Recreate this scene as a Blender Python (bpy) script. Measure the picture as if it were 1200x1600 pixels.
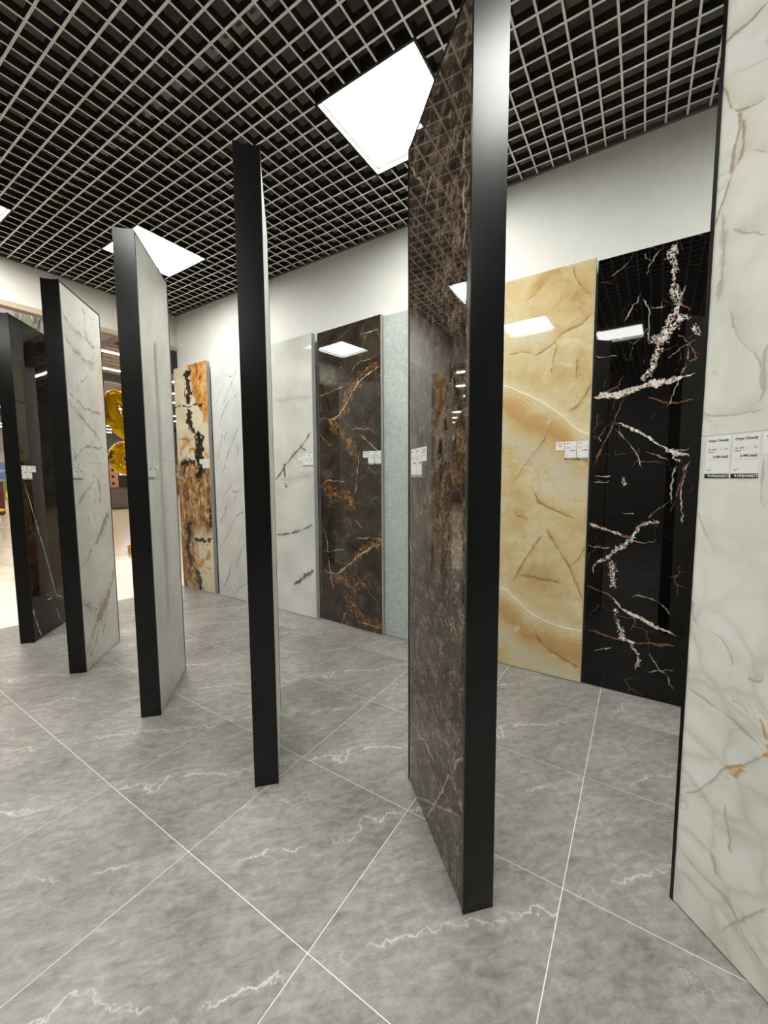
import bpy, bmesh, math, random
from mathutils import Matrix, Vector

# ------------------------------------------------------------------ clear
for o in list(bpy.data.objects):
    bpy.data.objects.remove(o, do_unlink=True)
S = bpy.context.scene
C = S.collection
random.seed(7)

# ------------------------------------------------------------------ camera (solved from the floor tile grid)
FPX, PITCH, ROLL, YAW, CAMH = 627.49, -0.0862, -0.0054, 0.5695, 1.3887
_F = Vector((math.cos(YAW)*math.cos(PITCH), math.sin(YAW)*math.cos(PITCH), math.sin(PITCH)))
_R = Vector((math.sin(YAW), -math.cos(YAW), 0.0))
_U = _R.cross(_F)
_c, _s = math.cos(ROLL), math.sin(ROLL)
_X = _c*_R + _s*_U
_Y = -_s*_R + _c*_U
cam_d = bpy.data.cameras.new('camera')
cam = bpy.data.objects.new('camera', cam_d)
C.objects.link(cam)
cam_d.sensor_fit = 'VERTICAL'
cam_d.sensor_height = 36.0
cam_d.lens = FPX/1600.0*36.0
cam_d.clip_start = 0.02
cam_d.clip_end = 200
m = Matrix((_X, _Y, -_F)).transposed().to_4x4()
m.translation = Vector((0, 0, CAMH))
cam.matrix_world = m
S.camera = cam

# ------------------------------------------------------------------ world and exposure
W = bpy.data.worlds.new('world')
S.world = W
W.use_nodes = True
W.node_tree.nodes['Background'].inputs['Color'].default_value = (0.9, 0.95, 1.0, 1)
W.node_tree.nodes['Background'].inputs['Strength'].default_value = 0.05
S.view_settings.view_transform = 'Standard'
S.view_settings.look = 'None'
S.view_settings.gamma = 1.0
S.view_settings.use_curve_mapping = False
S.view_settings.exposure = 0.0
PANEL_LIGHT = 31.5        # emission of the ceiling LED panels
TUBE_LIGHT = 44.0         # emission of the linear lamps in the hall outside

# ------------------------------------------------------------------ pixel -> place
def ray(u, v):
    return _F + _X*((u-600)/FPX) - _Y*((v-800)/FPX)
def on_plane(u, v, p0, n):
    d = ray(u, v); o = Vector((0, 0, CAMH))
    return o + d*((Vector(p0)-o).dot(Vector(n))/d.dot(Vector(n)))

# ------------------------------------------------------------------ helpers: meshes and objects
def lin(c):
    def f(x):
        x /= 255.0
        return x/12.92 if x <= 0.04045 else ((x+0.055)/1.055)**2.4
    return (f(c[0]), f(c[1]), f(c[2]), 1.0)

def add_box(bm, x0, x1, y0, y1, z0, z1, mi=0):
    v = [bm.verts.new(p) for p in ((x0,y0,z0),(x1,y0,z0),(x1,y1,z0),(x0,y1,z0),(x0,y0,z1),(x1,y0,z1),(x1,y1,z1),(x0,y1,z1))]
    fs = []
    for q in ((3,2,1,0),(4,5,6,7),(0,1,5,4),(1,2,6,5),(2,3,7,6),(3,0,4,7)):
        f = bm.faces.new([v[i] for i in q]); f.material_index = mi; fs.append(f)
    return fs

def mesh_of(name, bm, mats, smooth=False):
    me = bpy.data.meshes.new(name)
    bm.to_mesh(me); bm.free()
    for mt in (mats if isinstance(mats, (list, tuple)) else [mats]):
        me.materials.append(mt)
    if smooth:
        for p in me.polygons: p.use_smooth = True
    return me

def link(name, me, parent=None, loc=(0,0,0), rot=(0,0,0)):
    o = bpy.data.objects.new(name, me)
    C.objects.link(o)
    o.location = loc; o.rotation_euler = rot
    if parent is not None: o.parent = parent
    return o

def box(name, x0, x1, y0, y1, z0, z1, mat, parent=None, bevel=0.0):
    bm = bmesh.new(); add_box(bm, x0, x1, y0, y1, z0, z1)
    if bevel:
        bmesh.ops.bevel(bm, geom=list(bm.edges), offset=bevel, segments=2, affect='EDGES', profile=0.6)
    return link(name, mesh_of(name, bm, mat), parent)

def empty(name, loc=(0,0,0), rz=0.0):
    o = bpy.data.objects.new(name, None)
    C.objects.link(o); o.location = loc; o.rotation_euler = (0, 0, rz)
    o.empty_display_size = 0.1
    return o

def tag(o, label=None, cat=None, group=None, kind=None):
    if label: o['label'] = label
    if cat: o['category'] = cat
    if group: o['group'] = group
    if kind: o['kind'] = kind
    return o

def add_tube(bm, pts, r, n=8):
    rings = []
    for i, p in enumerate(pts):
        p = Vector(p)
        a = Vector(pts[max(i-1, 0)]); b = Vector(pts[min(i+1, len(pts)-1)])
        t = (b-a).normalized()
        s = t.cross(Vector((0, 0, 1)))
        if s.length < 1e-3: s = t.cross(Vector((1, 0, 0)))
        s.normalize(); q = s.cross(t)
        rings.append([bm.verts.new(p + (s*math.cos(2*math.pi*k/n) + q*math.sin(2*math.pi*k/n))*r) for k in range(n)])
    for a, b in zip(rings, rings[1:]):
        for k in range(n):
            bm.faces.new((a[k], a[(k+1) % n], b[(k+1) % n], b[k]))
    bm.faces.new(rings[0][::-1]); bm.faces.new(rings[-1])
    bmesh.ops.recalc_face_normals(bm, faces=bm.faces)

# ------------------------------------------------------------------ helpers: node materials
class NM:
    """small builder for node materials"""
    def __init__(self, name, rough=0.5, spec=0.5, metal=0.0):
        self.mat = bpy.data.materials.new(name)
        self.mat.use_nodes = True
        self.nt = self.mat.node_tree
        self.b = self.nt.nodes['Principled BSDF']
        self.wn = None
        self.b.inputs['Roughness'].default_value = rough
        self.b.inputs['Metallic'].default_value = metal
        self.b.inputs['Specular IOR Level'].default_value = spec
    def node(self, t, **kw):
        n = self.nt.nodes.new(t)
        for k, v in kw.items(): setattr(n, k, v)
        return n
    def put(self, sock, v):
        if hasattr(v, 'is_output') or isinstance(v, bpy.types.NodeSocket): self.nt.links.new(v, sock)
        else: sock.default_value = v
    def m(self, op, a, b=None, c=None, clamp=False):
        n = self.node('ShaderNodeMath', operation=op, use_clamp=clamp)
        self.put(n.inputs[0], a)
        if b is not None: self.put(n.inputs[1], b)
        if c is not None: self.put(n.inputs[2], c)
        return n.outputs[0]
    def uv(self):
        n = self.node('ShaderNodeUVMap', uv_map='UVMap')
        s = self.node('ShaderNodeSeparateXYZ'); self.nt.links.new(n.outputs[0], s.inputs[0])
        return s.outputs[0], s.outputs[1]
    def xyz(self, x, y, z=0.0):
        n = self.node('ShaderNodeCombineXYZ')
        for i, v in enumerate((x, y, z)): self.put(n.inputs[i], v)
        return n.outputs[0]
    def noise(self, vec, scale, detail=4, rough=0.55, dist=0.0, color=False):
        n = self.node('ShaderNodeTexNoise')
        self.put(n.inputs['Vector'], vec)
        n.inputs['Scale'].default_value = scale; n.inputs['Detail'].default_value = detail
        n.inputs['Roughness'].default_value = rough; n.inputs['Distortion'].default_value = dist
        return n.outputs['Color' if color else 'Fac']
    def voro(self, vec, scale, feature='DISTANCE_TO_EDGE', rand=1.0):
        n = self.node('ShaderNodeTexVoronoi', feature=feature)
        self.put(n.inputs['Vector'], vec)
        n.inputs['Scale'].default_value = scale; n.inputs['Randomness'].default_value = rand
        return n.outputs['Distance']
    def ramp(self, fac, stops, interp='LINEAR'):
        n = self.node('ShaderNodeValToRGB')
        n.color_ramp.interpolation = interp
        el = n.color_ramp.elements
        while len(el) < len(stops): el.new(0.5)
        for e, (p, c) in zip(el, stops):
            e.position = p; e.color = lin(c) if len(c) == 3 else c
        self.put(n.inputs[0], fac)
        return n.outputs[0]
    def smooth(self, x, a, b, lo=0.0, hi=1.0):
        n = self.node('ShaderNodeMapRange', interpolation_type='SMOOTHSTEP', clamp=True)
        self.put(n.inputs['Value'], x)
        n.inputs['From Min'].default_value = a; n.inputs['From Max'].default_value = b
        n.inputs['To Min'].default_value = lo; n.inputs['To Max'].default_value = hi
        return n.outputs[0]
    def mix(self, fac, a, b):
        n = self.node('ShaderNodeMix', data_type='RGBA')
        self.put(n.inputs[0], fac)
        self.put(n.inputs[6], lin(a) if isinstance(a, tuple) and len(a) == 3 else a)
        self.put(n.inputs[7], lin(b) if isinstance(b, tuple) and len(b) == 3 else b)
        return n.outputs[2]
    def warp(self, U, V, *layers):
        """U,V pushed about by noise: layers of (amplitude, scale)"""
        for amp, sc in layers:
            col = self.noise(self.xyz(U, V, sc*1.7), sc, 3, 0.6, color=True)
            s = self.node('ShaderNodeSeparateColor'); self.nt.links.new(col, s.inputs[0])
            U = self.m('ADD', U, self.m('MULTIPLY', self.m('SUBTRACT', s.outputs[0], 0.5), amp*2))
            V = self.m('ADD', V, self.m('MULTIPLY', self.m('SUBTRACT', s.outputs[1], 0.5), amp*2))
        return U, V
    def curve(self, U, V, pts):
        """signed offset from a polyline, and the place 0..1 along it"""
        du = max(p[0] for p in pts)-min(p[0] for p in pts); dv = max(p[1] for p in pts)-min(p[1] for p in pts)
        if dv > du: T, Sx = V, U; q = [(p[1], p[0]) for p in pts]
        else: T, Sx = U, V; q = [(p[0], p[1]) for p in pts]
        q.sort()
        t0, t1 = q[0][0], q[-1][0]
        s0 = min(p[1] for p in q)-0.001; s1 = max(p[1] for p in q)+0.001
        t = self.m('DIVIDE', self.m('SUBTRACT', T, t0), t1-t0)
        fc = self.node('ShaderNodeFloatCurve')
        cv = fc.mapping.curves[0]
        last = -1; k = 0
        pp = []
        for a, b in q:
            x = (a-t0)/(t1-t0)
            if x <= last+0.01: continue
            last = x; pp.append((x, (b-s0)/(s1-s0)))
        while len(cv.points) < len(pp): cv.points.new(0.5, 0.5)
        for cp, (x, y) in zip(cv.points, pp):
            cp.location = (x, y); cp.handle_type = 'AUTO'
        fc.mapping.use_clip = True; fc.mapping.update()
        self.put(fc.inputs['Value'], self.m('MULTIPLY', t, 1.0, clamp=True))
        f = self.m('MULTIPLY_ADD', fc.outputs[0], s1-s0, s0)
        return self.m('SUBTRACT', Sx, f), t
    def vein(self, U, V, pts, w, soft=1.0, ends=0.10):
        d, t = self.curve(U, V, pts)
        if self.wn is None: self.wn = self.smooth(self.noise(self.xyz(U, V, 21.0), 13, 4, 0.65), 0.32, 0.66, 0.16, 1.25)
        e = self.m('MULTIPLY', self.m('MINIMUM', t, self.m('SUBTRACT', 1.0, t)), 1.0/ends, clamp=True)
        ww = self.m('MULTIPLY', self.m('MULTIPLY', self.wn, w), self.m('MULTIPLY_ADD', e, 0.8, 0.2))
        core = self.m('SUBTRACT', 1.0, self.m('DIVIDE', self.m('ABSOLUTE', d), ww), clamp=True)
        if soft != 1.0: core = self.m('POWER', core, soft)
        return self.m('MULTIPLY', core, self.m('POWER', e, 0.5))
    def ledge(self, U, V, pts, wide):
        """soft shade on one side of a line, as where two sheets of onyx meet"""
        d, t = self.curve(U, V, pts)
        e = self.m('MULTIPLY', self.m('MINIMUM', t, self.m('SUBTRACT', 1.0, t)), 5.0, clamp=True)
        a = self.m('SUBTRACT', 1.0, self.m('DIVIDE', d, wide), clamp=True)
        return self.m('MULTIPLY', self.m('MULTIPLY', self.m('MULTIPLY', a, a), self.m('GREATER_THAN', d, 0.0)), e)
    def ledges(self, U, V, lst, wide):
        r = None
        for it in lst:
            if isinstance(it, tuple): it = it[0]
            v = self.ledge(U, V, it, wide)
            r = v if r is None else self.m('MAXIMUM', r, v)
        return r
    def lace(self, U, V, scale, w, z=0.0):
        n = self.noise(self.xyz(U, V, z), scale, 4, 0.62, 0.6)
        return self.m('SUBTRACT', 1.0, self.m('DIVIDE', self.m('ABSOLUTE', self.m('SUBTRACT', n, 0.5)), w), clamp=True)
    def veins(self, U, V, lst, w, soft=1.0):
        r = None
        for it in lst:
            ww = w
            if isinstance(it, tuple): it, ww = it
            v = self.vein(U, V, it, ww, soft)
            r = v if r is None else self.m('MAXIMUM', r, v)
        return r
    def bump(self, h, strength, dist=0.01):
        n = self.node('ShaderNodeBump')
        n.inputs['Strength'].default_value = strength; n.inputs['Distance'].default_value = dist
        self.put(n.inputs['Height'], h)
        self.nt.links.new(n.outputs[0], self.b.inputs['Normal'])
    def color(self, c):
        self.put(self.b.inputs['Base Color'], lin(c) if isinstance(c, tuple) and len(c) == 3 else c)
        return self
    def polish(self, U, V, a=0.00025):
        """faint waviness of a polished slab"""
        self.bump(self.m('MULTIPLY', self.noise(self.xyz(U, V, 3.3), 5.0, 1, 0.4), a*100), 1.0, 0.01)

def plain(name, col, rough=0.5, metal=0.0, spec=0.5, grain=0.0, gscale=30.0):
    k = NM(name, rough, spec, metal)
    if grain:
        tc = k.node('ShaderNodeTexCoord')
        n = k.noise(tc.outputs['Object'], gscale, 4, 0.6)
        lo = tuple(max(0, x*(1-grain)) for x in col); hi = tuple(min(255, x*(1+grain)) for x in col)
        k.color(k.ramp(n, [(0.3, lo), (0.7, hi)]))
    else:
        k.color(col)
    return k.mat

def glow(name, col, strength):
    k = NM(name, 0.5)
    k.color((240, 240, 240))
    k.b.inputs['Emission Color'].default_value = lin(col)
    k.b.inputs['Emission Strength'].default_value = strength
    return k.mat

# ------------------------------------------------------------------ simple materials
M_wall = plain('wall_paint', (236, 235, 229), 0.7, grain=0.012, gscale=6)
M_store = plain('store_wall_paint', (128, 128, 125), 0.7, grain=0.03, gscale=3)
M_beige = plain('beige_board', (176, 158, 134), 0.6)
M_slat_side = plain('slat_dark_side', (46, 42, 39), 0.6)
M_slat_face = plain('slat_pale_underside', (238, 236, 231), 0.5)
M_plenum = plain('plenum_black', (120, 110, 104), 0.9, grain=0.25, gscale=4)
M_zinc = plain('zinc_sheet', (190, 187, 178), 0.45, 0.3, grain=0.06, gscale=20)
M_black = plain('black_powder_coat', (9, 9, 9), 0.24, spec=0.36, grain=0.12, gscale=14)
M_core = plain('panel_core', (30, 30, 30), 0.8)
M_alu = plain('aluminium_edge', (176, 178, 174), 0.4, 0.2)
M_edge_dark = plain('dark_edge', (20, 20, 20), 0.35)
M_board = plain('backing_board', (150, 150, 146), 0.7)
M_frame_white = plain('white_lamp_frame', (235, 235, 230), 0.4)
M_bezel = plain('grey_lamp_bezel', (120, 120, 116), 0.5)
M_diff = glow('led_diffuser', (253, 254, 249), PANEL_LIGHT)
M_card = plain('white_card', (232, 232, 230), 0.55)
M_ink = plain('black_ink', (14, 14, 14), 0.5)
M_greyink = plain('grey_ink', (120, 120, 120), 0.6)
M_redink = plain('red_ink', (196, 92, 88), 0.6)
M_grout = plain('pale_grout', (236, 234, 226), 0.8)
M_gold = None

# ------------------------------------------------------------------ floor tile material: grey stone with a pale vein
def floor_tile_material():
    k = NM('grey_stone_tile', 0.42, 0.45)
    tc = k.node('ShaderNodeTexCoord'); oi = k.node('ShaderNodeObjectInfo')
    s = k.node('ShaderNodeSeparateXYZ'); k.nt.links.new(tc.outputs['Object'], s.inputs[0])
    rnd = oi.outputs['Random']
    off = k.m('MULTIPLY', k.m('FLOOR', k.m('MULTIPLY', rnd, 7.0)), 3.17)
    X, Y = s.outputs[0], s.outputs[1]
    vec = k.xyz(X, Y, off)
    big = k.noise(vec, 2.2, 4, 0.55)
    # streaks along the diagonal
    sx = k.m('SUBTRACT', X, Y); sy = k.m('ADD', X, Y)
    fine = k.noise(k.xyz(k.m('MULTIPLY', sx, 1.0), k.m('MULTIPLY', sy, 2.6), off), 9, 6, 0.65, 0.6)
    spk = k.noise(vec, 30, 8, 0.78, 0.4)
    t = k.m('ADD', k.m('MULTIPLY', big, 0.36), k.m('ADD', k.m('MULTIPLY', fine, 0.48), k.m('MULTIPLY', spk, 0.34)))
    base = k.ramp(t, [(0.43, (106, 104, 101)), (0.57, (138, 135, 131)), (0.72, (168, 164, 159))])
    # long pale vein crossing each tile on the diagonal, a fainter second one
    w1 = k.noise(vec, 3.2, 5, 0.6); w2 = k.noise(vec, 15, 4, 0.7)
    line = k.m('ADD', sy, k.m('ADD', k.m('MULTIPLY', k.m('SUBTRACT', w1, 0.5), 0.55), k.m('MULTIPLY', k.m('SUBTRACT', w2, 0.5), 0.17)))
    d1 = k.m('ABSOLUTE', k.m('ADD', line, 0.05))
    br = k.smooth(k.noise(k.xyz(X, Y, k.m('ADD', off, 9.0)), 6.0, 4, 0.6), 0.38, 0.62, 0.12, 1.0)
    v1 = k.m('MULTIPLY', k.m('POWER', k.m('SUBTRACT', 1.0, k.m('DIVIDE', d1, k.m('MULTIPLY_ADD', br, 0.012, 0.004)), clamp=True), 1.3), br)
    halo = k.m('MULTIPLY', k.m('SUBTRACT', 1.0, k.m('DIVIDE', d1, 0.07), clamp=True), 0.10)
    line2 = k.m('ADD', k.m('ADD', sy, k.m('MULTIPLY', sx, 0.25)), k.m('MULTIPLY', k.m('SUBTRACT', k.noise(k.xyz(X, Y, k.m('ADD', off, 4.4)), 4.5, 6, 0.65), 0.5), 0.6))
    v2 = k.m('MULTIPLY', k.m('SUBTRACT', 1.0, k.m('DIVIDE', k.m('ABSOLUTE', k.m('SUBTRACT', line2, 0.22)), 0.006), clamp=True), 0.45)
    v2 = k.m('MULTIPLY', v2, k.smooth(w1, 0.48, 0.6))
    c = k.mix(halo, base, (205, 202, 194))
    c = k.mix(v2, c, (205, 200, 190))
    c = k.mix(k.m('MULTIPLY', v1, 0.7), c, (224, 220, 211))
    k.color(c)
    k.put(k.b.inputs['Roughness'], k.m('MULTIPLY_ADD', fine, 0.16, 0.33))
    k.bump(fine, 0.12, 0.002)
    return k.mat
M_floor = floor_tile_material()

# ------------------------------------------------------------------ the room shell
GX, GY = 0.0, 0.0
T = 0.6
# grid lines of the floor seen in the photograph
X0G, Y0G = 1.2826*T, 0.2792*T          # one tile corner
WALLX = 2.985                         # face of the wall behind the display panels
FARY = 4.975                          # plane of the opening to the hall
XMIN, YMIN = -3.9, -3.7
CEIL = 3.40

floor = tag(box('floor', XMIN, WALLX, YMIN, FARY, -0.08, -0.0009, M_grout), kind='structure')
tb = bmesh.new(); add_box(tb, -0.2985, 0.2985, -0.2985, 0.2985, -0.003, 0.0)
tile_me = mesh_of('floor_tile', tb, M_floor)
i0 = math.floor((XMIN-X0G)/T); i1 = math.ceil((WALLX-X0G)/T)
j0 = math.floor((YMIN-Y0G)/T); j1 = math.ceil((FARY-Y0G)/T)
for i in range(i0, i1):
    for j in range(j0, j1):
        x0, x1 = X0G+i*T, X0G+(i+1)*T
        y0, y1 = Y0G+j*T, Y0G+(j+1)*T
        cx0, cx1, cy0, cy1 = max(x0, XMIN), min(x1, WALLX), max(y0, YMIN), min(y1, FARY)
        if cx1-cx0 < 0.02 or cy1-cy0 < 0.02: continue
        cut = (cx1-cx0 < T-0.001) or (cy1-cy0 < T-0.001)
        if not cut: link('floor_tile', tile_me, floor, ((x0+x1)/2, (y0+y1)/2, 0))
        else:
            mx, my = (x0+x1)/2, (y0+y1)/2; g = 0.0015
            b = bmesh.new(); add_box(b, cx0-mx+g, cx1-mx-g, cy0-my+g, cy1-my-g, -0.003, 0)
            link('floor_tile', mesh_of('floor_tile', b, M_floor), floor, (mx, my, 0))

tag(box('wall_right', WALLX, WALLX+0.12, YMIN, FARY+0.1, 0, 3.9, M_wall), kind='structure')
tag(box('wall_back', XMIN-0.1, WALLX+0.12, YMIN-0.1, YMIN, 0, 3.9, M_store), kind='structure')
tag(box('wall_left', XMIN-0.1, XMIN, YMIN, FARY+0.1, 0, 3.9, M_store), kind='structure')
M_header = plain('header_paint', (212, 208, 197), 0.7, grain=0.012, gscale=6)
tag(box('wall_far', XMIN, WALLX, FARY, FARY+0.10, 3.022, 3.9, M_header), kind='structure')
tag(box('trim_1', XMIN, WALLX, FARY+0.002, FARY+0.10, 2.975, 3.022, M_beige), kind='structure')

# ceiling: black plenum with an open grid of slats hung below it
ceiling = tag(box('ceiling', XMIN-0.1, WALLX+0.12, YMIN-0.1, FARY+0.1, 3.9, 4.0, M_plenum), kind='structure')
GXP, GYP = 1.795, 0.97                # phase of the slat grid, 0.1 m cells
LIGHTS = [(1.795, 0.97), (1.795, 3.47), (0.595, 4.07), (-0.305, 1.17), (-1.305, 0.17), (0.695, -1.03),
          (1.795, -1.93), (-0.705, -2.23), (-2.305, 3.07), (-2.505, -1.03), (-2.905, 0.87)]  # this row: unseen panels added for illumination, one to brighten the white onyx
LIGHTS = [(round(a, 3), round(b, 3)) for a, b in LIGHTS]
LS = 0.6
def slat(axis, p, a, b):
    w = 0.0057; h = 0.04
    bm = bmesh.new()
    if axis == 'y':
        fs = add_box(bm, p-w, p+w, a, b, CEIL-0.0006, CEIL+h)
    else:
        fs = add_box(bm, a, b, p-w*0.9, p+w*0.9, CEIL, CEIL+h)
    fs[0].material_index = 1  # underside takes the pale tone, the other faces the dark one
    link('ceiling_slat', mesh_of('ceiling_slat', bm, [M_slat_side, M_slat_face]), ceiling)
def spans(lo, hi, cuts):
    out = []; a = lo
    for c0, c1 in sorted(cuts):
        if c0 > a+0.01: out.append((a, c0))
        a = max(a, c1)
    if hi > a+0.01: out.append((a, hi))
    return out
e = 0.02
k = math.ceil((XMIN-GXP)/0.1)
while GXP+0.1*k < WALLX-0.02:
    p = GXP+0.1*k
    cuts = [(ly-0.012, ly+LS+0.012) for lx, ly in LIGHTS if lx-e < p < lx+LS+e]
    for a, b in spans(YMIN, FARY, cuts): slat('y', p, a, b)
    k += 1
k = math.ceil((YMIN-GYP)/0.1)
while GYP+0.1*k < FARY-0.02:
    p = GYP+0.1*k
    cuts = [(lx-0.012, lx+LS+0.012) for lx, ly in LIGHTS if ly-e < p < ly+LS+e]
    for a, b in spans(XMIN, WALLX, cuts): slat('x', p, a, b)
    k += 1
M_trim = plain('grey_angle_trim', (96, 95, 91), 0.5)
def angle_trim(name, x0, x1, y0, y1):
    tag(box(name, x0, x1, y0, y1, CEIL-0.002, CEIL+0.022, M_trim), kind='structure')
angle_trim('trim_2', WALLX-0.02, WALLX, YMIN, FARY)
angle_trim('trim_3', XMIN, WALLX-0.02, FARY-0.02, FARY)

# ceiling LED panels
def led_panel(x, y, label):
    r = empty('led_ceiling_panel', (x+LS/2, y+LS/2, CEIL))
    h = LS/2; t = 0.004
    bm = bmesh.new()
    add_box(bm, -h-0.006, h+0.006, -h-0.006, -h+t, 0, 0.05); add_box(bm, -h-0.006, h+0.006, h-t, h+0.006, 0, 0.05)
    add_box(bm, -h-0.006, -h+t, -h+t, h-t, 0, 0.05); add_box(bm, h-t, h+0.006, -h+t, h-t, 0, 0.05)
    link('lamp_frame', mesh_of('lamp_frame', bm, M_slat_side), r)
    bm = bmesh.new(); g = h-t
    add_box(bm, -g, g, -g, -g+0.002, -0.001, 0.034); add_box(bm, -g, g, g-0.002, g, -0.001, 0.034)
    add_box(bm, -g, -g+0.002, -g+0.002, g-0.002, -0.001, 0.034); add_box(bm, g-0.002, g, -g+0.002, g-0.002, -0.001, 0.034)
    link('inner_lip', mesh_of('inner_lip', bm, M_frame_white), r)
    bm = bmesh.new(); g = h-t-0.002; q = g-0.010
    add_box(bm, -g, g, -g, -q, 0.028, 0.034); add_box(bm, -g, g, q, g, 0.028, 0.034)
    add_box(bm, -g, -q, -q, q, 0.028, 0.034); add_box(bm, q, g, -q, q, 0.028, 0.034)
    link('bezel', mesh_of('bezel', bm, M_bezel), r)
    box('diffuser', -q, q, -q, q, 0.030, 0.036, M_diff, r)
    box('housing', -h-0.006, h+0.006, -h-0.006, h+0.006, 0.05, 0.075, M_slat_side, r)
    tag(r, label, 'ceiling light', 'square LED panels in the ceiling grid')
    return r
LL = ['square white LED panel glowing in the slatted ceiling above the brown marble display panel',
      'square white LED panel in the slatted ceiling near the hall opening and the pale grey panel',
      'square white LED panel in the slatted ceiling above the black marble display panel']
for i, (x, y) in enumerate(LIGHTS):
    led_panel(x, y, LL[i] if i < 3 else 'unseen square white LED panel, read from reflections or added to light the room')

# cable tray in the plenum, seen through the grid
tray = empty('cable_tray', (1.44, 0, 3.60))
box('tray_base', -0.035, 0.035, 0.9, 4.6, 0, 0.002, M_zinc, tray)
for s in (-1, 1): box('tray_side', s*0.036-0.001, s*0.036+0.001, 0.9, 4.6, 0.0, 0.05, M_zinc, tray)
hb = bmesh.new(); add_box(hb, -0.008, 0.008, -0.018, 0.018, -0.0012, 0.0)
hole_me = mesh_of('slot', hb, M_plenum)
for k in range(37): link('slot', hole_me, tray, (0.004, 0.95+0.1*k, 0))
for k in range(7): box('hanger_rod', -0.10, -0.096, 1.2+0.5*k, 1.204+0.5*k, -0.02, 0.30, M_zinc, tray)
for k in range(7): box('hanger_bar', -0.105, 0.06, 1.195+0.5*k, 1.215+0.5*k, 0.052, 0.06, M_zinc, tray)
tag(tray, 'perforated zinc cable tray above the slatted ceiling grid', 'cable tray')
du = empty('air_duct', (-0.4, 0, 3.62))
box('duct_body', -0.22, 0.22, -3, 4.8, 0, 0.26, plain('duct_sheet', (58, 52, 48), 0.6, grain=0.1, gscale=3), du)
for k in range(6): box('duct_flange', -0.235, 0.235, -2.5+1.3*k, -2.46+1.3*k, -0.015, 0.275, M_plenum, du)
tag(du, 'dark rectangular air duct above the slatted ceiling grid', 'air duct')

# ------------------------------------------------------------------ slab materials
PW, PT, PH = 0.6, 0.105, 2.708        # free-standing panel: width, thickness, height
PANG = math.radians(46)
PU = Vector((math.cos(PANG), math.sin(PANG), 0)); PN = Vector((-PU.y, PU.x, 0))
def panel_A(k): return Vector((1.11, 0.4215+0.988*k, 0))
def uvL(k):
    """pixel -> (u from the far edge, v) on the left face of free panel k"""
    A = panel_A(k)
    def f(u, v):
        p = on_plane(u, v, A, PN); return (PW-(p-A).dot(PU), p.z)
    return f
def uvR(k):
    A = panel_A(k)-PN*PT
    def f(u, v):
        p = on_plane(u, v, A, PN); return ((p-A).dot(PU), p.z)
    return f
def uvW(ytop, x=2.90):
    """pixel -> (u from the left edge as seen, v) on a wall panel whose left edge is at y = ytop"""
    def f(u, v):
        p = on_plane(u, v, (x, 0, 0), (1, 0, 0)); return (ytop-p.y, p.z)
    return f
def crop(fn, x0, y0, sc):
    def f(pts): return [fn(x0+a/sc, y0+b/sc) for a, b in pts]
    return f

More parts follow.
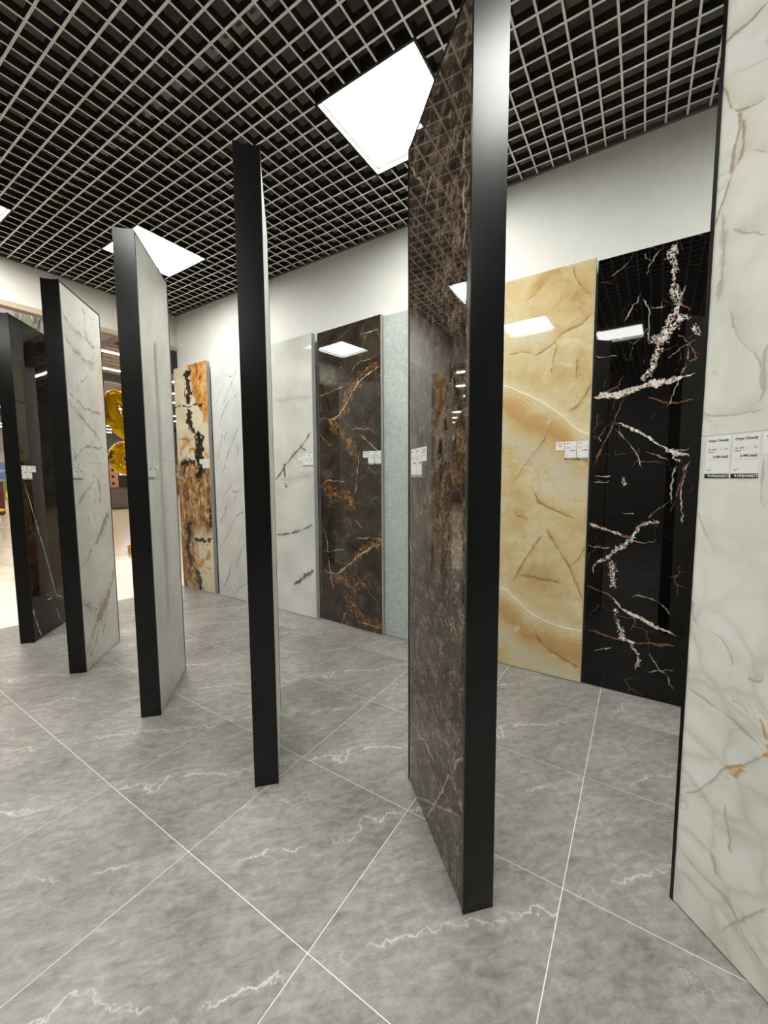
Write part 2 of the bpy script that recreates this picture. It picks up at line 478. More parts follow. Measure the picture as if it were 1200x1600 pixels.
def mat_black_vein():
    k = NM('black_marble_white_veins', 0.025, 0.36)
    U, V = k.uv()
    A = crop(uvW(WPY[0][1]), 880, 350, 3.2); B = crop(uvW(WPY[0][1]), 880, 800, 2.0)
    u1, v1 = k.warp(U, V, (0.020, 7), (0.014, 26), (0.006, 90))
    u2, v2 = k.warp(U, V, (0.03, 9), (0.03, 40))
    base = k.ramp(k.noise(k.xyz(U, V), 6, 5, 0.6), [(0.35, (7, 7, 7)), (0.75, (17, 15, 14))])
    thin = [A([(390,340),(345,420),(300,490)]), A([(430,510),(390,560),(350,605)]), A([(350,605),(310,580),(280,560)]),
            A([(350,160),(300,215),(240,255)]), A([(400,150),(435,185),(450,185)]), A([(490,130),(450,185),(420,260)]),
            A([(615,300),(590,370),(580,430)]), A([(400,360),(425,460),(428,590)]), A([(430,400),(480,415),(520,390)]),
            A([(625,600),(580,630),(530,670)]), A([(625,600),(620,650),(625,680)]), A([(615,700),(570,800),(520,915)]),
            A([(665,580),(640,590),(625,600)]), A([(165,660),(220,662),(275,660)]), A([(150,1285),(190,1290),(235,1285)]), A([(155,1260),(200,1262),(240,1262)]),
            A([(250,1020),(330,1100),(390,1220)]), A([(415,1140),(480,1160),(530,1180)]), A([(570,1195),(545,1300),(545,1400)]),
            A([(600,1500),(595,1380),(600,1300),(640,1180)]), A([(640,1105),(570,1130),(520,1120)]), A([(290,1445),(320,1450),(355,1445)]),
            A([(165,1065),(175,1075),(185,1085)]), A([(540,1380),(480,1430),(420,1480)]), A([(170,530),(200,540),(260,560)]),
            B([(75,105),(110,110),(150,112)]), B([(95,190),(100,165),(125,145)]), B([(210,270),(250,265),(290,275)]), B([(290,275),(320,300),(340,322)]),
            B([(270,440),(300,490),(320,510)]), B([(320,510),(330,530),(350,560)]), B([(290,80),(260,95),(220,90)]), B([(150,425),(120,430),(95,440)]), B([(260,500),(300,495),(350,490)])]
    m_thin = k.veins(u1, v1, thin, 0.0045, 0.8)
    brown = [A([(300,870),(270,940),(240,1010),(190,1120),(150,1210)]), A([(425,870),(480,885),(520,900)]), A([(520,900),(580,890),(655,880)]),
             A([(580,390),(610,410),(640,430)]), A([(575,555),(600,575),(625,595)]), (A([(625,595),(650,630),(665,670)]), .006), A([(665,670),(645,682),(625,682)]),
             A([(610,1200),(590,1290),(570,1370)]), (B([(65,370),(130,385),(185,403),(250,412),(365,422)]), .008), (B([(75,230),(110,245),(150,265),(165,300)]), .009),
             (B([(75,35),(130,55),(190,75),(215,80)]), .016)]
    m_br = k.veins(u1, v1, brown, 0.007, 0.9)
    main = [(A([(145,872),(250,855),(350,825),(480,790),(560,775),(660,745)]), 0.026), (A([(255,985),(330,1018),(400,1050),(490,1110),(560,1140),(640,1155)]), 0.010),
            (B([(150,265),(200,310),(270,350),(365,390)]), 0.014), (B([(75,35),(130,55),(190,75)]), 0.010), (B([(170,395),(200,402),(225,410)]), .014)]
    m_main = k.veins(u1, v1, main, 0.02, 0.9)
    clus = [(A([(580,80),(548,150),(550,230),(550,300)]), 0.026), (A([(550,300),(560,370),(545,450)]), 0.030), (A([(548,440),(535,500),(500,570),(480,600)]), 0.058), (A([(480,600),(460,660),(450,710),(400,790)]), 0.028),
            (A([(560,470),(600,465),(640,465)]), .02), (A([(670,500),(672,530),(668,570)]), .016),
            (B([(235,40),(215,80),(150,130),(100,160)]), 0.022), (B([(155,150),(152,190),(150,220),(165,245)]), 0.024), (B([(165,300),(172,350),(185,400)]), 0.022), (B([(200,410),(230,440),(235,470),(195,490)]), 0.018),
            (A([(370,1510),(430,1495),(480,1490)]), .012), (A([(520,1120),(550,1150),(570,1190)]), .02), (A([(310,1270),(305,1310),(290,1330)]), .014)]
    m_cl = k.veins(u2, v2, clus, 0.02, 0.7)
    lc = k.m('MAXIMUM', k.lace(U, V, 18, 0.045, 2.0), k.m('MULTIPLY', k.lace(U, V, 42, 0.07, 5.0), 0.9))
    cl0 = m_cl
    m_cl = k.smooth(k.m('ADD', k.m('POWER', m_cl, 0.7), k.m('MULTIPLY', k.m('SUBTRACT', lc, 0.75), 1.2)), 0.18, 0.62)
    m_cl = k.m('MULTIPLY', m_cl, k.smooth(cl0, 0.01, 0.15))
    hair = k.m('SUBTRACT', 1.0, k.m('DIVIDE', k.voro(k.xyz(*k.warp(U, V, (0.06, 4), (0.02, 18))), 7), 0.02), clamp=True)
    hair = k.m('MULTIPLY', k.m('MULTIPLY', hair, k.smooth(k.noise(k.xyz(U, V, 7.0), 5, 3, 0.6), 0.5, 0.66)), 0.42)
    c = k.mix(hair, base, (150, 120, 96))
    c = k.mix(k.m('MULTIPLY', m_br, 0.85), c, (150, 98, 66))
    c = k.mix(k.m('MULTIPLY', m_thin, k.smooth(k.noise(k.xyz(U, V, 5.0), 14, 3, 0.6), 0.3, 0.6, 0.3, 0.9)), c, (205, 196, 184))
    streak = k.noise(k.xyz(U, V, 1.0), 42, 5, 0.7, 1.0)
    vc = k.ramp(streak, [(0.34, (40, 28, 22)), (0.42, (150, 104, 76)), (0.49, (206, 196, 186)), (0.62, (240, 236, 230))])
    edge = k.m('MULTIPLY', k.m('SUBTRACT', k.noise(k.xyz(U, V, 8.0), 50, 4, 0.7), 0.5), 1.5)
    c = k.mix(k.m('MULTIPLY', k.smooth(k.m('ADD', m_main, edge), 0.12, 0.5), k.smooth(m_main, 0.01, 0.12)), c, vc)
    c = k.mix(m_cl, c, vc)
    k.color(c); k.polish(U, V)
    return k.mat

def mat_onyx_honey():
    k = NM('honey_onyx', 0.025, 0.7)
    U, V = k.uv()
    A = crop(uvW(WPY[1][1]), 620, 400, 2.425)
    u1, v1 = k.warp(U, V, (0.03, 3), (0.008, 14))
    n1 = k.noise(k.xyz(u1, v1), 2.4, 4, 0.5); n2 = k.noise(k.xyz(u1, v1, 3), 7, 5, 0.6, 0.6)
    t = k.m('ADD', k.m('MULTIPLY', n1, 0.65), k.m('MULTIPLY', n2, 0.35))
    base = k.ramp(t, [(0.34, (190, 160, 108)), (0.44, (206, 182, 134)), (0.54, (214, 197, 156)), (0.66, (214, 206, 180))])
    cells = k.m('SUBTRACT', 1.0, k.m('DIVIDE', k.voro(k.xyz(*k.warp(U, V, (0.08, 3), (0.015, 12))), 4.2), 0.05), clamp=True)
    c = k.mix(k.m('MULTIPLY', cells, 0.14), base, (166, 124, 70))
    # greyer, milky ground below each band
    band = None
    for pts in ([(415,492),(470,515),(540,548),(620,600),(730,672)], [(400,1258),(440,1290),(530,1366),(600,1396),(705,1420)]):
        q = A(pts)
        L = q[0]; Rr = q[-1]
        q = [(-0.05, L[1]+0.10*(L[0]+0.05)+0.02)] + q + [(0.85, Rr[1]-0.06*(0.85-Rr[0]))] if L[0] > 0 else q
        d, _t = k.curve(*k.warp(U, V, (0.012, 3.5)), q)
        dd = k.m('ADD', d, k.m('MULTIPLY', k.m('SUBTRACT', k.noise(k.xyz(u1, v1, 8), 4, 5, 0.6), 0.5), 0.26))
        rampd = k.m('MULTIPLY_ADD', dd, 1.0, 0.60)       # 0.60 = on the line, smaller = below it
        bc = k.ramp(rampd, [(0.06, (200, 194, 170)), (0.24, (204, 196, 170)), (0.36, (200, 176, 130)), (0.43, (186, 142, 84)), (0.50, (198, 160, 104)), (0.56, (212, 192, 148)), (0.60, (220, 206, 170)), (0.68, (208, 188, 144))])
        fac = k.m('MULTIPLY', k.smooth(rampd, 0.08, 0.24), k.smooth(rampd, 0.60, 0.78, 1.0, 0.0))
        c = k.mix(k.m('MULTIPLY', fac, 0.85), c, bc)
        # fine white streaks following the band
        fl = k.m('FRACT', k.m('MULTIPLY', k.m('ADD', dd, k.m('MULTIPLY', d, 0.6)), 26.0))
        sl = k.m('SUBTRACT', 1.0, k.m('DIVIDE', k.m('ABSOLUTE', k.m('SUBTRACT', fl, 0.5)), 0.16), clamp=True)
        sfac = k.m('MULTIPLY', sl, k.m('MULTIPLY', k.smooth(d, -0.12, -0.03), k.smooth(d, 0.02, 0.07, 1.0, 0.0)))
        c = k.mix(k.m('MULTIPLY', sfac, 0.55), c, (240, 230, 204))
        wl = k.m('SUBTRACT', 1.0, k.m('DIVIDE', k.m('ABSOLUTE', d), 0.009), clamp=True)
        c = k.mix(k.m('MULTIPLY', wl, 0.9), c, (246, 240, 224))
    cr = [A([(660,40),(675,75),(690,100),(740,155)]), (A([(745,195),(690,260),(640,285),(580,340),(510,385)]), .012), A([(605,320),(598,380),(590,450)]), A([(690,390),(685,430),(680,470)]),
          (A([(735,485),(690,550),(640,600)]), .014), (A([(510,880),(540,925),(590,955),(670,995)]), .018), (A([(555,1050),(520,1100),(490,1150),(440,1232)]), .016),
          (A([(555,1010),(600,1090),(660,1200),(705,1320)]), .014), A([(580,650),(520,740),(440,860)]), A([(420,380),(470,370),(520,375)]), A([(560,100),(520,140),(480,180)]),
          (A([(470,1210),(540,1225),(620,1240)]), .02), A([(715,1100),(690,1150),(640,1180)]), (A([(520,1430),(590,1500),(690,1560)]), .022), A([(440,960),(470,985),(500,995)]), A([(680,740),(705,780),(725,800)])]
    u3, v3 = k.warp(U, V, (0.04, 4), (0.012, 16), (0.003, 60))
    lw = k.m('MULTIPLY', k.lace(*k.warp(U, V, (0.03, 6)), 2.6, 0.010, 4.0), k.smooth(k.noise(k.xyz(U, V, 9), 4, 3, 0.6), 0.40, 0.60))
    c = k.mix(k.m('MULTIPLY', lw, 0.32), c, (158, 112, 58))
    c = k.mix(k.m('MULTIPLY', k.ledges(u3, v3, cr, 0.09), 0.40), c, (178, 132, 74))
    c = k.mix(k.m('MULTIPLY', k.veins(u3, v3, cr, 0.0075, 1.0), 0.8), c, (146, 102, 52))
    c = k.mix(k.m('MULTIPLY', k.smooth(k.noise(k.xyz(u1, v1, 12), 5, 5, 0.6, 0.8), 0.60, 0.72), 0.5), c, (236, 228, 206))
    k.color(c); k.polish(U, V)
    return k.mat

def mat_green_stone():
    k = NM('pale_green_stone', 0.22, 0.5)
    U, V = k.uv()
    u1, v1 = k.warp(U, V, (0.04, 5), (0.02, 16))
    t = k.noise(k.xyz(u1, v1), 26, 6, 0.65, 1.5); b = k.noise(k.xyz(U, V), 3, 3, 0.5)
    c = k.ramp(k.m('ADD', k.m('MULTIPLY', t, 0.7), k.m('MULTIPLY', b, 0.3)), [(0.36, (160, 168, 164)), (0.5, (180, 187, 182)), (0.66, (200, 205, 200))])
    fl = k.m('SUBTRACT', 1.0, k.m('DIVIDE', k.voro(k.xyz(u1, v1), 30), 0.12), clamp=True)
    c = k.mix(k.m('MULTIPLY', fl, 0.22), c, (214, 220, 214))
    k.color(c)
    return k.mat

def mat_brown_gold():
    k = NM('brown_marble_gold_veins', 0.025, 0.7)
    U, V = k.uv()
    A = crop(uvW(WPY[3][1]), 260, 460, 2.963)
    u1, v1 = k.warp(U, V, (0.035, 6), (0.016, 24), (0.005, 80)); u2, v2 = k.warp(U, V, (0.06, 5), (0.04, 22))
    t = k.m('ADD', k.m('MULTIPLY', k.noise(k.xyz(u1, v1), 5, 6, 0.65, 0.8), 0.7), k.m('MULTIPLY', k.noise(k.xyz(U, V), 50, 3, 0.7), 0.3))
    base = k.ramp(t, [(0.36, (40, 34, 28)), (0.52, (60, 52, 43)), (0.70, (84, 74, 62))])
    gold = [(A([(1000,290),(940,340),(890,390),(850,450),(815,560)]), 0.13), (A([(735,590),(790,630),(840,690),(895,750)]), 0.13), (A([(710,880),(770,920),(830,945),(885,965)]), 0.13),
            (A([(1005,1130),(930,1170),(880,1215),(850,1250)]), 0.12), (A([(750,1320),(800,1310),(850,1340),(930,1350)]), 0.11), (A([(805,1400),(870,1445),(930,1510),(1005,1545)]), 0.14)]
    g = k.veins(u2, v2, gold, 0.1, 1.0)
    gt = k.noise(k.xyz(*k.warp(U, V, (0.03, 12))), 30, 6, 0.7, 1.2)
    gc = k.ramp(gt, [(0.38, (42, 33, 25)), (0.47, (84, 57, 34)), (0.55, (122, 84, 48)), (0.62, (172, 132, 84)), (0.69, (218, 196, 156))])
    fib = k.noise(k.xyz(k.m('ADD', u1, v1), k.m('MULTIPLY', k.m('SUBTRACT', u1, v1), 0.35), 4), 22, 6, 0.7, 0.8)
    gm = k.smooth(k.m('ADD', k.m('POWER', g, 0.8), k.m('MULTIPLY', k.m('SUBTRACT', fib, 0.5), 2.6)), 0.30, 0.75)
    gm = k.m('MULTIPLY', gm, k.smooth(g, 0.02, 0.25))
    c = k.mix(gm, base, gc)
    w = [(A([(1000,330),(900,400),(850,470),(810,540),(750,575)]), .012), A([(810,560),(760,575),(690,562)]), A([(900,650),(950,700),(990,730)]), A([(890,740),(888,800),(880,880),(855,935)]),
         A([(820,420),(760,450),(695,472)]), A([(855,360),(890,320),(950,300)]), A([(990,150),(960,170),(900,185)]), A([(715,870),(760,860),(830,880)]), A([(700,640),(730,680),(760,700)]),
         (A([(1000,1150),(900,1200),(850,1250),(780,1300)]), .012), A([(870,1130),(930,1128),(1000,1125)]), A([(715,1190),(770,1190),(830,1180)]), A([(870,1280),(920,1350),(980,1420)]), A([(740,1220),(755,1290),(765,1370)]),
         A([(830,1470),(815,1510),(810,1540)]), A([(715,1265),(760,1290),(820,1285)]), A([(960,630),(900,625),(860,640)]), A([(730,1090),(735,1150),(740,1200)]), A([(880,1040),(895,1070),(905,1080)]), A([(880,1500),(940,1530),(1000,1530)])]
    c = k.mix(k.m('MULTIPLY', k.veins(u1, v1, w, 0.006, 1.0), 0.8), c, (226, 204, 164))
    hair = k.m('SUBTRACT', 1.0, k.m('DIVIDE', k.voro(k.xyz(*k.warp(U, V, (0.08, 4), (0.02, 20))), 6), 0.03), clamp=True)
    c = k.mix(k.m('MULTIPLY', k.m('MULTIPLY', hair, k.smooth(t, 0.45, 0.6)), 0.4), c, (160, 146, 122))
    k.color(c); k.polish(U, V)
    return k.mat

def mat_white_charcoal():
    k = NM('white_onyx_charcoal_veins', 0.03, 0.7)
    U, V = k.uv()
    A = crop(uvW(WPY[4][1]), 260, 460, 2.963)
    u1, v1 = k.warp(U, V, (0.018, 7), (0.009, 28), (0.004, 90))
    base = k.ramp(k.noise(k.xyz(*k.warp(U, V, (0.08, 3))), 3, 4, 0.5), [(0.3, (202, 202, 194)), (0.6, (220, 220, 213))])
    sh = k.veins(u1, v1, [(A([(675,640),(600,740),(500,860)]), .06), (A([(505,1112),(600,1100),(690,1062)]), .06), (A([(595,1340),(640,1315),(690,1280)]), .08), (A([(520,860),(600,850),(690,830)]), .07), (A([(500,490),(590,485),(680,478)]), .04)], .05)
    c = k.mix(k.m('MULTIPLY', sh, 0.35), base, (150, 140, 120))
    dk = k.veins(u1, v1, [(A([(678,632),(625,705),(590,745),(550,790)]), .014), (A([(550,790),(530,825),(500,860)]), .018), (A([(552,780),(545,810),(548,850)]), .022), (A([(545,870),(550,885),(556,895)]), .03), (A([(505,1112),(560,1108),(600,1100),(650,1080),(690,1060)]), .014), (A([(590,1342),(625,1325),(650,1300),(692,1278)]), .034), A([(620,700),(635,715),(650,720)])], .012, 0.6)
    c = k.mix(k.m('MULTIPLY', dk, 0.95), c, (70, 66, 58))
    k.color(c); k.polish(U, V)
    return k.mat

def mat_white_diagonal():
    k = NM('white_marble_grey_diagonals', 0.06, 0.5)
    U, V = k.uv()
    A = crop(uvW(WPY[5][1]), 265, 560, 4.21)
    u1, v1 = k.warp(U, V, (0.022, 7), (0.010, 30))
    base = k.ramp(k.noise(k.xyz(*k.warp(U, V, (0.08, 3))), 3.5, 5, 0.55), [(0.3, (204, 205, 200)), (0.65, (222, 222, 217))])
    L = [A([(445,70),(400,120),(380,60)]), A([(455,215),(415,265),(385,290),(320,470)]), A([(330,195),(315,260),(290,330)]), A([(465,410),(430,510),(395,600),(345,760)]), A([(345,490),(330,580),(310,670)]),
         A([(380,480),(365,520),(360,540)]), A([(445,560),(450,610),(440,650)]), A([(405,850),(370,880),(340,930)]), A([(465,850),(430,880),(410,860)]), A([(470,860),(440,910),(430,950)]),
         (A([(375,965),(360,1020),(325,1080)]), .014), A([(495,1010),(440,1040),(400,1120),(330,1260)]), A([(505,1215),(460,1300),(430,1410)]), (A([(400,1360),(385,1440),(345,1510)]), .014), A([(515,1480),(460,1510),(430,1570)]), A([(440,90),(380,230),(330,330)])]
    c = k.mix(k.m('MULTIPLY', k.veins(u1, v1, L, 0.011, 0.8), 0.9), base, (124, 126, 124))
    dg = k.m('ADD', k.m('MULTIPLY', u1, 2.2), k.m('MULTIPLY', v1, -1.0))
    w = k.m('ABSOLUTE', k.m('SUBTRACT', k.m('FRACT', k.m('MULTIPLY', dg, 2.3)), 0.5))
    w = k.m('MULTIPLY', k.m('SUBTRACT', 1.0, k.m('DIVIDE', w, 0.022), clamp=True), k.smooth(k.noise(k.xyz(U, V, 3), 6, 3, 0.6), 0.5, 0.62))
    c = k.mix(k.m('MULTIPLY', w, 0.7), c, (134, 136, 134))
    k.color(c); k.polish(U, V, 0.0001)
    return k.mat

def mat_petrified():
    k = NM('cream_brown_black_onyx', 0.06, 0.5)
    U, V = k.uv()
    A = crop(uvW(WPY[6][1]), 265, 560, 4.21)
    u1, v1 = k.warp(U, V, (0.09, 3.5), (0.04, 11), (0.012, 40))
    st = k.noise(k.xyz(k.m('MULTIPLY', u1, 2.0), v1, 0), 5, 7, 0.68, 1.2)
    cream = k.ramp(k.noise(k.xyz(u1, v1, 5), 5, 4, 0.6), [(0.35, (214, 200, 168)), (0.65, (230, 220, 196))])
    brown = k.ramp(st, [(0.28, (44, 34, 26)), (0.40, (98, 70, 44)), (0.50, (158, 116, 72)), (0.60, (198, 160, 112)), (0.74, (226, 206, 170))])
    orange = k.ramp(st, [(0.32, (110, 68, 28)), (0.46, (190, 126, 56)), (0.58, (216, 170, 106)), (0.72, (234, 214, 176))])
    # brown mass in the lower middle, honey streaks top right
    d, _t = k.curve(u1, v1, A([(95,400),(160,640),(100,760),(60,1000),(90,1200),(140,1400),(180,1530)]))
    mass = k.m('MULTIPLY', k.smooth(v1, 1.50, 1.66, 1.0, 0.0), k.m('ADD', k.smooth(v1, 0.62, 0.8), k.m('MULTIPLY', k.smooth(u1, 0.28, 0.4, 1.0, 0.0), k.smooth(v1, 0.78, 0.6)), clamp=True))
    q = A([(120,60),(150,200),(175,300),(215,420),(190,480)])
    d2, t2 = k.curve(u1, v1, q)
    hon = k.m('MULTIPLY', k.smooth(d2, -0.02, 0.05), k.smooth(v1, 1.98, 2.1))
    h3 = k.veins(u1, v1, [(A([(70,640),(110,560),(150,540)]), .12), (A([(180,1340),(230,1330),(280,1270)]), .10), (A([(130,620),(180,600),(190,640)]), .09), (A([(240,620),(250,640),(265,660)]), .09)], .1)
    c = k.mix(mass, cream, brown)
    c = k.mix(k.m('MULTIPLY', k.smooth(k.noise(k.xyz(k.m('MULTIPLY', u1, 2.5), v1, 14), 6, 5, 0.65, 0.6), 0.54, 0.64), 0.75), c, (228, 212, 182))
    c = k.mix(hon, c, orange)
    c = k.mix(k.smooth(k.m('ADD', h3, k.m('MULTIPLY', k.m('SUBTRACT', st, 0.5), 1.6)), 0.2, 0.7, 0.0, 0.9), c, orange)
    blk = k.veins(*k.warp(U, V, (0.05, 6), (0.035, 18), (0.012, 60)), [(A([(115,70),(120,150),(130,250),(130,310)]), .10), (A([(125,330),(135,400),(155,470),(180,500)]), .08), (A([(195,490),(205,560),(200,640),(215,720)]), .13), (A([(215,700),(205,750),(185,790)]), .14),
                 (A([(70,700),(120,685),(180,690)]), .05), (A([(25,318),(100,316),(165,316),(240,300)]), .018), (A([(155,1075),(125,1110),(130,1170),(125,1230)]), .12), (A([(125,1220),(140,1320),(160,1380)]), .08), (A([(165,1370),(195,1420),(215,1525)]), .08), (A([(170,1190),(230,1200),(290,1185)]), .05), (A([(272,980),(276,1050),(280,1120)]), .07)], .08, 0.9)
    rag = k.noise(k.xyz(k.m('MULTIPLY', u1, 1.6), v1, 9), 11, 6, 0.68, 0.8)
    bm_ = k.smooth(k.m('ADD', blk, k.m('MULTIPLY', k.m('SUBTRACT', rag, 0.5), 2.0)), 0.22, 0.42)
    bm_ = k.m('MULTIPLY', bm_, k.smooth(blk, 0.01, 0.10))
    c = k.mix(bm_, c, k.ramp(st, [(0.4, (28, 25, 22)), (0.62, (76, 64, 52))]))
    fine = k.veins(*k.warp(U, V, (0.02, 10)), [A([(90,480),(115,510),(140,530)]), A([(60,540),(110,530),(170,540)]), A([(195,1350),(230,1400),(250,1420)]), A([(235,1370),(265,1380),(290,1385)])], .012)
    c = k.mix(k.m('MULTIPLY', fine, 0.8), c, (96, 66, 36))
    k.color(c); k.polish(U, V, 0.0001)
    return k.mat

def mat_onyx_cloud():
    k = NM('cloudy_white_onyx', 0.10, 0.5)
    U, V = k.uv()
    A = crop(uvL(-1), 1040, 0, 2.2875); B = crop(uvL(-1), 1030, 700, 1.7765)
    u1, v1 = k.warp(U, V, (0.014, 8), (0.006, 26), (0.002, 80)); u2, v2 = k.warp(U, V, (0.10, 2.5), (0.02, 10))
    n = k.noise(k.xyz(u2, v2), 3.0, 5, 0.55)
    base = k.ramp(n, [(0.30, (214, 215, 205)), (0.48, (226, 226, 218)), (0.66, (235, 234, 229))])
    edge = k.voro(k.xyz(u2, v2), 4.2)
    c = k.mix(k.m('MULTIPLY', k.m('SUBTRACT', 1.0, k.m('DIVIDE', edge, 0.16), clamp=True), 0.20), base, (188, 185, 170))
    e2 = k.voro(k.xyz(*k.warp(U, V, (0.05, 5), (0.015, 20))), 6.5)
    low = k.smooth(V, 0.85, 1.15, 1.0, 0.15)
    c = k.mix(k.m('MULTIPLY', k.m('MULTIPLY', k.m('POWER', k.m('SUBTRACT', 1.0, k.m('DIVIDE', e2, 0.16), clamp=True), 2.0), low), 0.34), c, (164, 160, 140))
    g = [(A([(366,0),(300,75),(235,130),(190,190)]), .016), (A([(195,275),(212,340),(240,388)]), .016), (A([(240,388),(300,380),(366,345)]), .013), (A([(245,395),(262,440),(235,560),(230,630)]), .018),
         (A([(230,630),(190,760),(150,880)]), .016), (A([(270,420),(275,500),(240,600)]), .024)]
    gr = [A([(366,545),(345,540),(310,530)]), (A([(200,760),(205,900),(185,1080)]), .03), A([(225,1100),(250,1200),(330,1290),(340,1400)]), A([(240,822),(280,832),(366,838)]), A([(130,1480),(220,1480),(366,1460)]), (A([(366,1220),(345,1300),(350,1360),(310,1450)]), .02),
          (B([(65,660),(130,705),(220,770),(290,850)]), .018), (B([(50,950),(90,955),(150,925),(180,890),(230,880),(300,845)]), .014), (B([(40,1090),(110,1180),(180,1250),(240,1370),(300,1460)]), .022), (B([(165,1340),(200,1320),(240,1300),(300,1280)]), .02), (B([(185,990),(190,1080),(200,1140)]), .016), (B([(140,1120),(150,1160),(155,1190)]), .02), (B([(130,500),(190,560),(200,610)]), .014), (B([(105,180),(130,250),(160,300)]), .012), (B([(200,700),(230,720),(240,755)]), .012), (B([(90,420),(100,480),(120,500)]), .016), (B([(300,620),(280,650),(240,640)]), .014), (B([(300,170),(280,100),(290,30)]), .02)]
    og = [(B([(185,893),(205,888),(235,882)]), .010), (B([(205,915),(212,905),(228,890)]), .018), (B([(273,745),(285,775),(296,810)]), .008), (B([(285,855),(296,845),(304,820)]), .016)]
    lw = k.m('MULTIPLY', k.lace(U, V, 3.2, 0.016, 7.0), k.smooth(k.noise(k.xyz(U, V, 11), 4, 3, 0.6), 0.42, 0.60))
    c = k.mix(k.m('MULTIPLY', lw, 0.35), c, (160, 152, 128))
    c = k.mix(k.m('MULTIPLY', k.ledges(u1, v1, gr, 0.06), 0.22), c, (168, 162, 142))
    c = k.mix(k.m('MULTIPLY', k.ledges(u1, v1, g, 0.07), 0.35), c, (186, 168, 130))
    thinw = lambda L: [((it[0], it[1]*0.45) if isinstance(it, tuple) else (it, 0.005)) for it in L]
    c = k.mix(k.m('MULTIPLY', k.veins(u1, v1, thinw(gr), 0.006, 1.0), 0.55), c, (140, 134, 114))
    c = k.mix(k.m('MULTIPLY', k.veins(u1, v1, thinw(g), 0.006, 1.0), 0.8), c, (150, 124, 80))
    c = k.mix(k.m('MULTIPLY', k.veins(u1, v1, og, 0.013, 0.8), 0.9), c, (196, 142, 68))
    k.color(c); k.polish(U, V, 0.0001)
    return k.mat

def mat_emperador():
    k = NM('dark_brown_marble', 0.03, 0.36)
    U, V = k.uv()
    u1, v1 = k.warp(U, V, (0.03, 9), (0.012, 40))
    t = k.noise(k.xyz(k.m('MULTIPLY', u1, 1.6), v1), 18, 8, 0.72, 1.0)
    big = k.noise(k.xyz(U, V, 4), 3.5, 3, 0.5)
    base = k.ramp(k.m('ADD', k.m('MULTIPLY', t, 0.7), k.m('MULTIPLY', big, 0.3)), [(0.40, (26, 20, 16)), (0.49, (50, 40, 33)), (0.57, (84, 70, 59)), (0.66, (128, 111, 95))])
    f1 = k.m('MAXIMUM', k.lace(k.m('MULTIPLY', u1, 1.8), v1, 13, 0.020, 3.0), k.lace(k.m('MULTIPLY', u1, 1.6), v1, 30, 0.030, 6.0))
    f1 = k.m('MULTIPLY', f1, k.smooth(k.noise(k.xyz(U, V, 6), 14, 4, 0.6), 0.42, 0.62))
    c = k.mix(k.m('MULTIPLY', f1, 0.7), base, (172, 152, 131))
    D = crop(uvL(0), 630, 850, 2.759)
    E2 = crop(uvL(0), 630, 0, 4.0)
    w = [D([(30,750),(60,810),(110,890),(140,960)]), D([(262,915),(210,980),(170,1050),(97,1185)]), D([(60,1095),(120,1115),(180,1140),(240,1170)]), D([(35,860),(32,900),(30,960)]),
         (E2([(130,1310),(145,1230),(160,1150),(185,1060)]), .010), (E2([(385,1130),(375,1250),(390,1360),(360,1560)]), .008), E2([(420,740),(400,800),(375,870),(385,980)]), E2([(60,1040),(70,1080),(120,1110)])]
    c = k.mix(k.m('MULTIPLY', k.veins(u1, v1, w, 0.006, 1.0), 0.8), c, (190, 170, 148))
    k.color(c); k.polish(U, V, 0.0002)
    return k.mat

